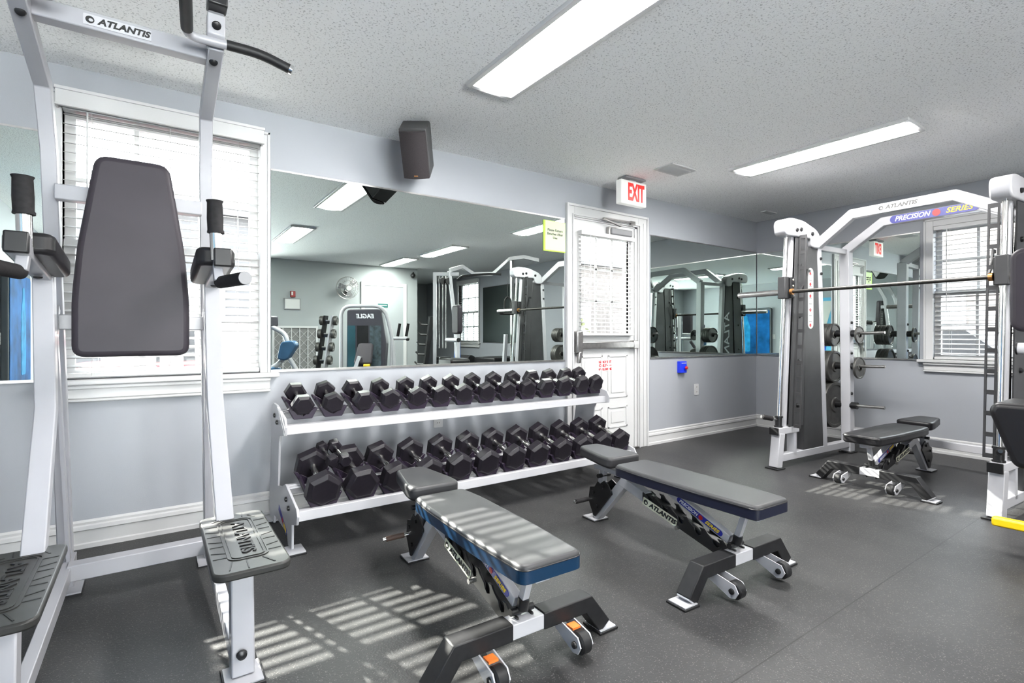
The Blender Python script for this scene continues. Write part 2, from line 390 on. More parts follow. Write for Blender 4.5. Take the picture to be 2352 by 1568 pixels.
# ------------------------------------------------------------------ windows
def window(name, o, ax, nin, W, z0, z1, valance=True, casing=.055, slats=True, stool=True, ang=14, muntins=(3, 2)):
    """o = opening's left-bottom corner seen from inside, ax = along, nin = into the room"""
    o, ax, nin = V(o), V(ax), V(nin); h = z1 - z0; up = V((0, 0, 1))
    def B(mb, a0, a1, d0, d1, b0, b1):                 # a along, d depth (+ into room), b height from z0
        c = o + ax * (a0 + a1) / 2 + nin * (d0 + d1) / 2 + up * (b0 + b1) / 2
        return mb.frame(c, ax, nin, up, abs(a1 - a0), abs(d1 - d0), abs(b1 - b0))
    r = thing(name, 'x', 'x', tuple(o)); del r['label']; del r['category']; r['kind'] = 'structure'
    mb = MB(); f = .045
    for z_0, z_1, dd in ((0, h / 2 + .02, -.075), (h / 2 - .02, h, -.11)):
        B(mb, 0, f, dd, dd + .035, z_0, z_1); B(mb, W - f, W, dd, dd + .035, z_0, z_1); B(mb, f, W - f, dd, dd + .035, z_0, z_0 + f); B(mb, f, W - f, dd, dd + .035, z_1 - f, z_1)
        for k in range(1, muntins[0]): a = W * k / muntins[0]; B(mb, a - .011, a + .011, dd + .006, dd + .03, z_0 + f, z_1 - f)
        for k in range(1, muntins[1]): b = z_0 + (z_1 - z_0) * k / muntins[1]; B(mb, f, W - f, dd + .007, dd + .029, b - .011, b + .011)
    obj('window_sash', mb, white2, r, True)
    mb = MB(); B(mb, f, W - f, -.062, -.057, f, h / 2); B(mb, f, W - f, -.097, -.092, h / 2, h - f); obj('window_pane', mb, panem, r, True)
    mb = MB(); B(mb, -.012, 0, -.13, 0, 0, h); B(mb, W, W + .012, -.13, 0, 0, h); B(mb, 0, W, -.13, 0, h, h + .012); obj('window_jamb', mb, white2, r, True)
    mb = MB()
    for a0, a1, b0, b1 in ((-casing, 0, 0, h + casing), (W, W + casing, 0, h + casing), (0, W, h, h + casing)):
        B(mb, a0, a1, 0, .016, b0, b1)
    for a0, a1, b0, b1 in ((-casing, -casing + .016, 0, h + casing), (W + casing - .016, W + casing, 0, h + casing), (-casing, W + casing, h + casing - .016, h + casing)):
        B(mb, a0, a1, 0, .026, b0, b1)
    obj('window_casing', mb, white2, r, True, bevel=.003)
    mb = MB(); B(mb, -casing - .045, W + casing + .045, -.06, .06, -.028, 0)
    B(mb, -casing, W + casing, 0, .022, -.1, -.028); B(mb, -casing, W + casing, 0, .045, -.05, -.028); B(mb, -casing, W + casing, 0, .034, -.115, -.1)
    obj('window_sill', mb, white2, r, True, bevel=.006)
    return r
def blind(label, o, ax, nin, W, z0, z1, ang=14, valance=True, group=None, rail_z=None, pitch=.043, width=.05, off=.0):
    o, ax, nin = V(o), V(ax), V(nin); up = V((0, 0, 1))
    r = thing('window_blind', label, 'blind', (o.x, o.y, z0), 0, group)
    def B(mb, a0, a1, d0, d1, b0, b1):
        c = V((o.x, o.y, 0)) + ax * (a0 + a1) / 2 + nin * (d0 + d1) / 2 + up * (b0 + b1) / 2
        return mb.frame(c, ax, nin, up, abs(a1 - a0), abs(d1 - d0), abs(b1 - b0))
    top = z1 - .035; mb = MB(); t = math.radians(ang)
    dv = (nin * math.cos(t) - up * math.sin(t)).normalized(); n = int((top - z0 - .03) / pitch)
    for i in range(n):
        zc = top - .02 - i * pitch
        c = V((o.x, o.y, zc)) + ax * W / 2 + nin * off
        mb.frame(c, ax, dv, ax.cross(dv), W - .012, width, .0028)
    obj('slats', mb, slatm, r, True)
    zb = top - .02 - n * pitch
    mb = MB(); B(mb, .006, W - .006, off - .025, off + .025, zb - .01, zb + .012); obj('bottom_rail', mb, white2, r, True, bevel=.003)
    mb = MB(); B(mb, .002, W - .002, off - .026, off + .026, top, z1); obj('head_rail', mb, white2, r, True)
    for k in (.13, .5, .87):
        mb = MB()
        for d in (-.026, .026): mb.cyl(V((o.x, o.y, zb)) + ax * W * k + nin * (off + d), V((o.x, o.y, top)) + ax * W * k + nin * (off + d), .0011, 5)
        obj('cord', mb, white2, r, True)
    if valance:
        mb = MB(); B(mb, -.02, W + .012, off + .062, off + .078, z1 - .035, z1 + .05); B(mb, -.024, W + .016, off + .062, off + .086, z1 + .040, z1 + .056); B(mb, -.022, W + .014, off + .062, off + .083, z1 - .038, z1 - .028)
        for a in (-.02, W + .004): B(mb, a, a + .008, off + .005, off + .062, z1 - .035, z1 + .05)
        obj('valance', mb, white2, r, True, bevel=.002)
    w = MB().tube([V((o.x, o.y, top)) + ax * .1 + nin * (off + .035), V((o.x, o.y, z0 + .45)) + ax * .1 + nin * (off + .04)], .004, 8)
    obj('tilt_wand', w, white2, r, True)
    return r
window('window_1', (WX0, YW, WZ0), (1, 0, 0), (0, -1, 0), WX1 - WX0, WZ0, WZ1)
blind('white slatted blind on the back wall, behind the tall charcoal back pad', (WX0, YW, WZ0), (1, 0, 0), (0, -1, 0), WX1 - WX0, WZ0, 2.25, ang=14, off=.0, pitch=.047)
window('window_2', (XW, RY1, RZ0), (0, -1, 0), (-1, 0, 0), RY1 - RY0, RZ0, RZ1, casing=.07)
blind('white slatted blind on the right wall, behind the barbell of the rack', (XW, RY1, RZ0), (0, -1, 0), (-1, 0, 0), RY1 - RY0, RZ0, RZ1, ang=12, valance=False, off=-.02)
window('window_3', (XW, QY1, .93), (0, -1, 0), (-1, 0, 0), .9, .93, 2.3)
blind('white slatted blind seen small in the long mirror, right of the steel cable column', (XW, QY1, .93), (0, -1, 0), (-1, 0, 0), .9, .93, 2.3, ang=12, off=-.02)
# unseen front window, added to light the room: plain fixed panes
r = thing('added_window', 'x', 'x', (FX0, YF, .12)); del r['label']; del r['category']; r['kind'] = 'structure'
mb = MB(); mb.box((FX0, YF - .1, .12), (FX1, YF - .04, .18)).box((FX0, YF - .1, 2.30), (FX1, YF - .04, 2.36))
for a in (FX0, FX0 + .78, FX0 + 1.56, FX1 - .06): mb.box((a, YF - .1, .18), (a + .06, YF - .04, 2.30))
obj('window_frame', mb, white2, r, True)
obj('window_pane', MB().box((FX0, YF - .075, .18), (FX1, YF - .07, 2.30)), panem, r, True)
window_sill = obj('window_sill', MB().box((FX0 - .03, YF - .04, .09), (FX1 + .03, YF + .03, .12)), white2, r, True)

# ------------------------------------------------------------------ exit door
r = thing('door_1', 'x', 'x', (DX0, YW, 0)); del r['label']; del r['category']; r['kind'] = 'structure'
yd = YW + .012
GX0, GX1, GZ0, GZ1 = 3.12, 3.74, 1.10, 1.98
mb = MB()
for a, b, c, d in ((DX0 + .012, GX0, .012, DZ - .012), (GX1, DX1 - .03, .012, DZ - .012), (GX0, GX1, .012, GZ0), (GX0, GX1, GZ1, DZ - .012)):
    mb.box((a, yd, c), (b, yd + .042, d))
obj('door_leaf', mb, white2, r, True)
mb = MB()                                              # raised panels in the lower half
for a, b, c, d in ((3.13, 3.39, .22, .42), (3.46, 3.72, .22, .42), (3.13, 3.39, .50, .90), (3.46, 3.72, .50, .90)):
    for (p, q, s_, t) in ((a, b, c, c + .018), (a, b, d - .018, d), (a, a + .018, c, d), (b - .018, b, c, d)): mb.box((p, yd - .008, s_), (q, yd, t))
    mb.box((a + .045, yd - .006, c + .045), (b - .045, yd, d - .045))
obj('door_panel', mb, white2, r, True, bevel=.003)
mb = MB()
for a, b, c, d in ((GX0 - .03, GX0, GZ0 - .03, GZ1 + .03), (GX1, GX1 + .03, GZ0 - .03, GZ1 + .03), (GX0, GX1, GZ0 - .03, GZ0), (GX0, GX1, GZ1, GZ1 + .03)): mb.box((a, yd - .012, c), (b, yd + .03, d))
for k in (1, 2): x_ = GX0 + (GX1 - GX0) * k / 3; mb.box((x_ - .009, yd + .014, GZ0), (x_ + .009, yd + .026, GZ1))
for k in (1, 2): z_ = GZ0 + (GZ1 - GZ0) * k / 3; mb.box((GX0, yd + .014, z_ - .009), (GX1, yd + .026, z_ + .009))
obj('glazing_frame', mb, white2, r, True)
obj('door_pane', MB().box((GX0, yd + .018, GZ0), (GX1, yd + .022, GZ1)), panem, r, True)
mb = MB().box((DX0 - .0, YW, 0), (DX0 + .012, YW + T, DZ)).box((DX1 - .03, YW, 0), (DX1, YW + T, DZ)).box((DX0, YW, DZ - .012), (DX1, YW + T, DZ))
obj('door_jamb', mb, white2, r, True)
mb = MB()
for a, b, c, d in ((2.935, DX0, 0, 2.235), (DX1, 3.985, 0, 2.235), (DX0, DX1, DZ, 2.235)): mb.box((a, YW - .018, c), (b, YW, d))
for a, b, c, d in ((2.935, 2.957, 0, 2.235), (3.963, 3.985, 0, 2.235), (2.957, 3.963, 2.213, 2.235), (3.0, 3.012, 0, DZ + .014), (DX1 + .012, DX1 + .026, 0, DZ + .014), (3.0, DX1 + .026, DZ + .01, DZ + .024)): mb.box((a, YW - .03, c), (b, YW - .018, d))
for a in (3.915,): mb.box((a, YW - .024, 0), (a + .012, YW - .018, 2.17))
obj('door_casing', mb, white2, r, True, bevel=.003)
obj('door_threshold', MB().box((DX0, YW - .03, 0), (DX1, YW + .1, .014)), steel, r, True)
mb = MB().box((3.03, yd - .065, .93), (3.10, yd, 1.12)).prism([(0, 0), (.05, 0), (.02, -.1), (-.01, -.1)], (3.05, yd - .05, .94), (1, 0, 0), (0, 0, 1), .03)
ob = obj('panic_bar', mb, steel, r, True, bevel=.008)
obj('push_rail', MB().box((3.09, yd - .055, .965), (3.80, yd - .025, 1.025)).box((3.755, yd - .06, .955), (3.82, yd, 1.035)), steel, ob, True, bevel=.006)
cl = obj('door_closer', MB().box((3.46, yd - .055, 2.015), (3.74, yd, 2.075)), greyplastic, r, True, bevel=.01)
obj('closer_bracket', MB().box((3.44, yd - .04, 2.0), (3.54, yd, 2.085)), steel, cl, True, bevel=.006)
obj('closer_arm', MB().bar((3.56, yd - .07, 2.095), (3.33, yd - .075, 2.135), .022, .010, (0, 1, 0)).bar((3.33, yd - .078, 2.14), (3.74, yd - .06, 2.15), .022, .012, (0, 1, 0)).box((3.71, YW - .05, 2.13), (3.77, YW - .018, 2.165)), steel, cl, True)
blind('small white slatted blind hung over the glass of the exit door', (3.085, yd - .03, 1.06), (1, 0, 0), (0, -1, 0), .68, 1.06, 2.01, ang=14, valance=False, pitch=.036, width=.04)
s = thing('warning_sign', 'small white sign with red emergency exit wording on the door below the push bar', 'sign', (3.395, yd - .002, .805))
obj('sign_plate', MB().box((3.25, yd - .004, .752), (3.54, yd - .001, .858)), paper, s, True)
text('lettering', 'EMERGENCY EXIT', .030, (3.395, yd - .0052, .838), (1, 0, 0), (0, 0, 1), red, s, True, bold=.0012, squeeze=.9)
text('lettering', 'ONLY', .036, (3.395, yd - .0052, .805), (1, 0, 0), (0, 0, 1), red, s, True, bold=.001)
text('lettering', 'ALARM WILL SOUND', .028, (3.395, yd - .0052, .771), (1, 0, 0), (0, 0, 1), red, s, True, bold=.0012, squeeze=.88)
obj('sign_rule', MB().box((3.27, yd - .0055, .802), (3.345, yd - .004, .808)).box((3.445, yd - .0055, .802), (3.52, yd - .004, .808)), red, s, True)

# ------------------------------------------------------------------ mirrors
def mirror(label, o, ax, nin, W, z0, z1, joints=()):
    o, ax, nin = V(o), V(ax), V(nin); up = V((0, 0, 1))
    r = thing('wall_mirror', label, 'mirror', (o.x, o.y, z0))
    def B(mb, a0, a1, d0, d1, b0, b1):
        c = V((o.x, o.y, 0)) + ax * (a0 + a1) / 2 + nin * (d0 + d1) / 2 + up * (b0 + b1) / 2
        return mb.frame(c, ax, nin, up, abs(a1 - a0), abs(d1 - d0), abs(b1 - b0))
    e = [0] + list(joints) + [W]
    for a, b in zip(e, e[1:]):
        obj('mirror_pane', B(MB(), a + .001, b - .001, .001, .007, z0 + .004, z1 - .002), mirrorm, r, True)
    obj('mirror_channel', B(MB(), 0, W, 0, .012, z0 - .004, z0 + .010), steel, r, True)
    obj('mirror_channel', B(MB(), 0, W, 0, .0085, z1 - .008, z1 + .002), steel, r, True)
    return r
mirror('long wall mirror above the dumbbell rack, between window and exit door', (.585, YW, 0), (1, 0, 0), (0, -1, 0), 2.335, .864, 2.094)
mirror('wall mirror on the back wall, between exit door and room corner', (4.035, YW, 0), (1, 0, 0), (0, -1, 0), 1.905, .856, 2.076)
mirror('wall mirror on the right wall, between room corner and the right window', (XW, 3.40, 0), (0, -1, 0), (-1, 0, 0), 1.60, .85, 2.06)
mirror('wall mirror at the left edge, left of the tall window', (XL + .02, YW, 0), (1, 0, 0), (0, -1, 0), .80, .857, 2.092)
mirror('wall mirror seen only in the long mirror, beside the small reflected window', (XW, -.9, 0), (0, -1, 0), (-1, 0, 0), 1.95, .93, 2.13)

# ------------------------------------------------------------------ ceiling fixtures
def fixture(label, x0, y0, x1, y1):
    r = thing('ceiling_light', label, 'ceiling light', ((x0 + x1) / 2, (y0 + y1) / 2, H), 0, 'long white ceiling light panels')
    f = .030; mb = MB()
    for a, b, c, d in ((x0, x0 + f, y0, y1), (x1 - f, x1, y0, y1), (x0 + f, x1 - f, y0, y0 + f), (x0 + f, x1 - f, y1 - f, y1)): mb.box((a, c, H - .022), (b, d, H))
    obj('frame', mb, white2, r, True, bevel=.003)
    n = 10; vs_ = []; fs = []
    for i in range(n + 1):
        t = i / n; x_ = x0 + f + (x1 - x0 - 2 * f) * t; z_ = H - .010 - .020 * math.sin(PI * t) ** .7
        vs_ += [(x_, y0 + f, z_), (x_, y1 - f, z_)]
    for i in range(n): fs.append((2 * i, 2 * i + 1, 2 * i + 3, 2 * i + 2))
    mb = MB().add(vs_, fs); obj('diffuser', mb, lampm, r, True)
    return r
fixture('long glowing ceiling light panel nearest, above the first bench', 1.375, 1.195, 1.68, 2.415)
fixture('long glowing ceiling light panel in front of the barbell rack at right', 3.84, 1.225, 4.15, 2.445)
fixture('light panel in the long mirror, small and cut by its left edge', 1.38, -1.15, 1.685, .07)
fixture('light panel in the long mirror, small one at the middle, right of the fan', 3.66, -1.25, 3.96, -.03)
fixture('light panel in the long mirror, the smallest and farthest, above the reflected door', 3.55, -2.78, 3.85, -1.60)
def vent(label, cx_, cy_, w, d, n=6):
    r = thing('ceiling_vent', label, 'vent', (cx_, cy_, H)); mb = MB(); f = .025
    for a, b, c, e in ((-w / 2, -w / 2 + f, -d / 2, d / 2), (w / 2 - f, w / 2, -d / 2, d / 2), (-w / 2 + f, w / 2 - f, -d / 2, -d / 2 + f), (-w / 2 + f, w / 2 - f, d / 2 - f, d / 2)):
        mb.box((cx_ + a, cy_ + c, H - .01), (cx_ + b, cy_ + e, H))
    obj('frame', mb, white2, r, True)
    mb = MB()
    for i in range(n):
        y_ = cy_ - d / 2 + f + (d - 2 * f) * (i + .5) / n; mb.frame((cx_, y_, H - .008), (1, 0, 0), (0, .8, -.6), (0, .6, .8), w - 2 * f, (d - 2 * f) / n * 1.0, .002)
    obj('louvre', mb, white2, r, True)
    obj('backing', MB().box((cx_ - w / 2 + f, cy_ - d / 2 + f, H - .002), (cx_ + w / 2 - f, cy_ + d / 2 - f, H + .0)), greyplastic, r, True)
vent('square white slatted ceiling vent left of the right-hand light panel', 3.50, 2.70, .31, .19)
vent('tiny flat vent near the far right corner of the ceiling', 5.56, 3.05, .20, .07, 3)
vent('ceiling vent seen in the long mirror above the reflected window', 5.0, -2.2, .30, .15, 4)

vent('flat white rectangular panel on the ceiling above the tall window', -.15, 2.885, .36, .13, 1)
# exit sign
r = thing('exit_sign', 'white exit sign with red letters hanging from the ceiling over the door', 'sign', (3.41, 3.07, 2.15))
obj('canopy', MB().box((3.28, 3.03, H - .018), (3.53, 3.13, H)), greyplastic, r, True, bevel=.004)
obj('housing', MB().box((3.245, 3.05, 2.205), (3.56, 3.115, 2.41)), mat('exit_white', (.62, .62, .60), .4, noise=(4, .01), emit=((1, 1, .97), .06)), r, True, bevel=.008)
obj('stem', MB().box((3.37, 3.07, 2.4), (3.45, 3.095, H - .015)), white2, r, True)
text('lettering', 'EXIT', .20, (3.425, 3.048, 2.305), (1, 0, 0), (0, 0, 1), redglow, r, True, bold=.007, squeeze=.50)

# speaker hung under the ceiling
loc = V((1.515, 3.35, 2.386)) * .91 + V((0, 0, 1.083)) * .09
def build_speaker(label, loc, yaw, pitch, group=None):
    W_, H_, D_ = .167, .304, .24
    r = thing('wall_speaker', label, 'speaker', tuple(loc), yaw, group)
    M = Matrix.Rotation(pitch, 4, 'X')
    def tr(mb): mb.v = [M @ p for p in mb.v]; return mb
    obj('cabinet', tr(MB().frame((0, .02, 0), (1, 0, 0), (0, 1, 0), (0, 0, 1), W_, D_ - .02, H_)), darkm, r, bevel=.006)
    g = MB(); n = 12; vs_ = []
    for i in range(n + 1):
        t = i / n; x_ = (t - .5) * (W_ - .006); y_ = -D_ / 2 + .012 - .018 * math.sin(PI * t)
        vs_ += [(x_, y_, -H_ / 2 + .004), (x_, y_, H_ / 2 - .012), (x_, -D_ / 2 + .022, -H_ / 2 + .004), (x_, -D_ / 2 + .022, H_ / 2 - .012)]
    fs = []
    for i in range(n):
        a = 4 * i; fs += [(a, a + 4, a + 5, a + 1), (a + 1, a + 5, a + 7, a + 3), (a, a + 2, a + 6, a + 4)]
    fs += [(0, 1, 3, 2), (4 * n, 4 * n + 2, 4 * n + 3, 4 * n + 1)]
    obj('grille', tr(g.add(vs_, fs)), mat('speaker_cloth', (.018, .014, .016), .8, noise=(200, .3)), r)
    obj('badge', tr(MB().box((-.012, -D_ / 2 - .008, -H_ / 2 + .02), (.012, -D_ / 2 - .004, -H_ / 2 + .028))), mat('copper_badge', (.7, .35, .15), .3, .8, noise=(10, .1)), r)
    b = MB().cyl(M @ V((0, .06, H_ / 2 - .02)), M @ V((0, .06, H_ / 2 - .02)) + V((0, 0, .03)), .018, 12)
    return r
build_speaker('black loudspeaker tilted down from the top of the back wall', loc, -.59, .652)

# lime paper note taped on mirror edge
r = thing('paper_note', 'lime green paper note taped to the right end of the long mirror', 'note', (2.80, YW - .012, 1.79))
obj('sheet', MB().box((2.685, YW - .012, 1.795), (2.925, YW - .010, 2.055)), lime, r, True)
obj('inner_sheet', MB().box((2.705, YW - .0135, 1.805), (2.925, YW - .012, 2.052)), limep, r, True)
for i, s_ in enumerate(('Please Return', 'Benches After', 'Use')):
    text('lettering', s_, .030, (2.81, YW - .0145, 1.975 - .032 * i), (1, 0, 0), (0, 0, 1), blacki, r, True, bold=.0006)
# blue switch box and outlets
r = thing('alarm_box', 'small blue box with red push button under the corner mirror', 'alarm box', (4.51, YW, .70))
obj('box', MB().box((4.455, YW - .045, .695), (4.555, YW, .815)), swblue, r, True, bevel=.004)
obj('caption', MB().box((4.470, YW - .047, .793), (4.545, YW - .045, .800)), paper, r, True)
obj('button_ring', MB().cyl((4.525, YW - .045, .748), (4.525, YW - .056, .748), .024), swblue, r, True)
obj('button', MB().lathe([(.016, 0), (.018, .012), (.012, .022), (.001, .026)], (4.525, YW - .052, .748), (0, -1, 0), 20), red, r, True)
def outlet(label, x_, z_, wall='back'):
    r = thing('power_outlet', label, 'outlet', (x_, YW, z_ - .06) if wall == 'back' else (XL, x_, z_ - .06), 0 if wall == 'back' else PI / 2)
    obj('cover_plate', MB().prism(rrect(.075, .12, .008, 3), (0, -.003, .06), (1, 0, 0), (0, 0, 1), .006), white2, r, bevel=.0015)
    for dz in (.034, .086):
        s_ = obj('socket', MB().prism(rrect(.034, .030, .010, 4), (0, -.0065, dz), (1, 0, 0), (0, 0, 1), .003), paper, r)
        obj('slot', MB().box((-.008, -.0088, dz - .004), (-.005, -.008, dz + .006)).box((.005, -.0088, dz - .004), (.008, -.008, dz + .006)), blacki, s_)
outlet('white wall outlet below the blue alarm box', 4.775, .505)
outlet('white wall outlet behind the dumbbell rack, between its two shelves', 1.712, .47)

# ------------------------------------------------------------------ knee raise / pull-up station
vk = thing('knee_raise_station', 'tall white pull-up and knee raise station with charcoal back pad, at left', 'exercise machine', (-.05, 2.35, 0))
def XC(z): return -.046 - .019 * (z - .4)
def vx(s, z, d=.265): return XC(z) + s * d
def O(name, mb, m, parent=vk, **k): return obj(name, mb, m, parent, True, **k)
for s in (-1, 1):
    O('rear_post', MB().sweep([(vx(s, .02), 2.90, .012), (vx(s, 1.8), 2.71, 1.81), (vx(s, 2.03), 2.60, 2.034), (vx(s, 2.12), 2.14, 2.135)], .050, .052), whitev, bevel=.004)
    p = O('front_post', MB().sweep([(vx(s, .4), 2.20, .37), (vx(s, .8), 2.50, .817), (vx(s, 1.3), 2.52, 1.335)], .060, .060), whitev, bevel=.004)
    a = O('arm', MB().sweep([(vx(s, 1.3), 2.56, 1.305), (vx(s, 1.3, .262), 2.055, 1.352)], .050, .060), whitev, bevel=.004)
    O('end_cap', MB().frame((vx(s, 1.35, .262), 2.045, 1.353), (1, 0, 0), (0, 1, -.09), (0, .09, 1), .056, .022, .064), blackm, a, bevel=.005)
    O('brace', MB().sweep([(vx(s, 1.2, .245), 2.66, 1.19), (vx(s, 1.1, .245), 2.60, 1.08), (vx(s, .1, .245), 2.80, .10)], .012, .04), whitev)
    # armrest pad
    cx_ = vx(s, 1.33, .25)
    ap = O('armrest_pad', MB().prism(rrect(.125, .40, .035), (cx_, 2.325, 1.348), (1, 0, 0), (0, 1, -.10), .068), vinylk, bevel=.016, seg=3)
    # upright grip
    gx = vx(s, 1.45, .252)
    g = O('upright_handle', MB().cyl((gx, 2.115, 1.35), (gx - .004, 2.12, 1.47), .0195, 16), chrome)
    O('foam_grip', MB().tube([(gx - .003, 2.12, 1.448), (gx - .003, 2.12, 1.453), (gx - .004, 2.12, 1.46), (gx - .005, 2.12, 1.50), (gx - .006, 2.12, 1.555), (gx - .006, 2.12, 1.563)], [.027, .0275, .0250, .026, .0245, .028], 20), foam, g)
    # dip handle
    h = O('dip_bracket', MB().bar((gx, 2.10, 1.33), (gx + s * .004, 2.09, 1.275), .030, .034), whitev, bevel=.003)
    O('dip_grip', MB().tube([(gx + s * .01, 2.10, 1.272), (gx + s * .062, 1.90, 1.272)], .022, 20), foam, h)
    O('grip_end', MB().tube([(gx + s * .062, 1.90, 1.272), (gx + s * .0625, 1.898, 1.272)], .021, 20), greyplastic, h)
    O('bolt', MB().lathe([(.014, 0), (.012, .006), (.004, .009)], (vx(s, 1.3), 2.40, 1.286), (0, 0, -1), 14), blackm, a)
    # top: bracket and pull-up handles
    tx = vx(s, 2.15, .262)
    pb = O('handle_bracket', MB().sweep([(tx, 2.16, 2.13), (tx, 2.12, 2.16), (tx, 2.115, 2.22)], .056, .050).bar((tx, 2.13, 2.225), (tx, 2.06, 2.255), .05, .03), whitev, bevel=.004)
    O('end_cap', MB().frame((tx, 2.075, 2.262), (1, 0, 0), (0, 1, 0), (0, 0, 1), .062, .07, .075), blackm, pb, bevel=.006)
    for yy, zz in ((2.20, 2.096), (2.088, 2.175)): O('bolt', MB().lathe([(.015, 0), (.013, .007), (.005, .010)], (tx, yy, zz), (0, -.75, -.66), 14), blackm, pb)
    c0 = XC(2.12)
    O('pull_up_tube', MB().tube([(c0 + s * .155, 1.80, 2.13), (c0 + s * .175, 2.11, 2.122), (c0 + s * .30, 2.115, 2.129)], .0155, 14, smooth=.04), whitev, pb)
    O('neutral_grip', MB().tube([(c0 + s * .158, 1.86, 2.13), (c0 + s * .172, 2.065, 2.124)], .0185, 16), rubber, pb)
    O('grip_tip', MB().tube([(c0 + s * .150, 1.775, 2.131), (c0 + s * .156, 1.825, 2.13)], .0175, 16), chrome, pb)
    O('wide_grip', MB().tube([(c0 + s * .295, 2.115, 2.130), (c0 + s * .405, 2.113, 2.131), (c0 + s * .505, 2.10, 2.098)], .0175, 16, smooth=.06), rubber, pb)
    O('grip_tip', MB().tube([(c0 + s * .505, 2.10, 2.098), (c0 + s * .516, 2.098, 2.094)], .0180, 16), chrome, pb)
    # step
    sxc = -.046 + s * .290
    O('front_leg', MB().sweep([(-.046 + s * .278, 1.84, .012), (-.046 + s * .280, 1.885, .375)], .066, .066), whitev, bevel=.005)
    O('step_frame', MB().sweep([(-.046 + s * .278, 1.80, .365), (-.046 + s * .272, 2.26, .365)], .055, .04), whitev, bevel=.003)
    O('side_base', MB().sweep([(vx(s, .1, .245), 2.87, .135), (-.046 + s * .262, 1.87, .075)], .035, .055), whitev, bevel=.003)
    f1 = O('foot_plate', MB().box((-.046 + s * .278 - .052, 1.765, .006), (-.046 + s * .278 + .052, 1.885, .014)), whitev)
    O('rubber_foot', MB().box((-.046 + s * .278 - .058, 1.757, 0), (-.046 + s * .278 + .058, 1.892, .010)), rubber, f1, bevel=.002)
    O('bolt', MB().lathe([(.016, 0), (.014, .008), (.006, .012)], (-.046 + s * .278 - .005, 1.807, .085), (0, -1, 0), 14), blackm)
    f2 = O('foot_plate', MB().box((vx(s, 0) - .035 - .02 * s, 2.80, .006), (vx(s, 0) + .035 - .02 * s, 2.93, .013)), whitev)
    O('rubber_foot', MB().box((vx(s, 0) - .038 - .02 * s, 2.797, 0), (vx(s, 0) + .038 - .02 * s, 2.933, .007)), rubber, f2)
    st = O('step_pad', MB().prism(rrect(.212, .57, .035), (sxc, 1.962, .386), (1, 0, 0), (0, 1, 0), .024), tread, bevel=.006, seg=2)
    zt = .3985; mb = MB()
    mb2 = MB()
    for k in range(7):
        yy = 1.80 + k * .052
        for t in (-1, 1):
            a = V((sxc + t * .096, yy + .008, zt)); b = V((sxc + t * .058, yy - (.008 if k % 2 else -.006), zt)); mb2.bar(a, b, .005, .002, (0, 1, 0))
    for a, b in (((sxc - .050, 1.762), (sxc - .062, 1.70)), ((sxc - .01, 1.755), (sxc - .012, 1.69)), ((sxc + .035, 1.755), (sxc + .06, 1.70)), ((sxc - .02, 2.185), (sxc - .025, 2.23)), ((sxc + .03, 2.185), (sxc + .035, 2.23)), ((sxc - .04, 2.19), (sxc - .07, 2.165)), ((sxc + .05, 2.195), (sxc + .07, 2.16))):
        mb2.bar((*a, zt), (*b, zt), .004, .002, (1, 0, 0))
    O('tread_groove', mb2, rubber, st)
    ring = MB()
    def loop(w, h, r_, wd, cyy):
        o1 = rrect(w, h, r_, 5); i1 = rrect(w - 2 * wd, h - 2 * wd, r_ - wd * .5, 5); n = len(o1)
        vs_ = [(sxc + x_, cyy + y_, zt + c) for c in (0, .002) for L_ in (o1, i1) for x_, y_ in L_]
        fs = []
        for i in range(n):
            j = (i + 1) % n
            fs += [(2 * n + i, 2 * n + j, 3 * n + j, 3 * n + i), (i, j, 2 * n + j, 2 * n + i), (n + i, 3 * n + i, 3 * n + j, n + j)]
        ring.add(vs_, fs)
    loop(.116, .40, .03, .004, 1.965); loop(.094, .37, .02, .003, 1.965)
    O('tread_rib', ring, tread, st)
    text('lettering', 'ATLANTIS', .058, (sxc + .004, 1.968, zt + .0015), (0, -1, 0), (1, 0, 0), rubber, st, True, bold=.001, squeeze=1.18, depth=.0015)
xl, xr = vx(-1, 2.12), vx(1, 2.12)
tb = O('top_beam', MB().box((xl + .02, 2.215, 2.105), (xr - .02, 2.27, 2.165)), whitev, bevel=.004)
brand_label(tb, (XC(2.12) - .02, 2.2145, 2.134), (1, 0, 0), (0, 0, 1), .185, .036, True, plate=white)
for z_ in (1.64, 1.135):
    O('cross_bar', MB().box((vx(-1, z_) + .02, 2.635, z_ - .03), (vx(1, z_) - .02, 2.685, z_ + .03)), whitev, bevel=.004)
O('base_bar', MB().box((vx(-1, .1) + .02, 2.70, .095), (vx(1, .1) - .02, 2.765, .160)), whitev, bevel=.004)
px = XC(1.4)
poly = rpoly([(-.118, .775), (.118, .775), (.172, .42), (.188, .22), (.188, 0), (-.188, 0), (-.188, .22), (-.172, .42)], .045)
poly = [(a, b) for a, b in poly]
O('back_pad', MB().prism(poly, (px, 2.55, 1.0), (1, 0, 0), (0, 0, 1), .075), vinyl, bevel=.022, seg=4)
O('back_board', MB().prism([(a * .93, b * .97 + .012) for a, b in poly], (px, 2.597, 1.0), (1, 0, 0), (0, 0, 1), .018), rubber)

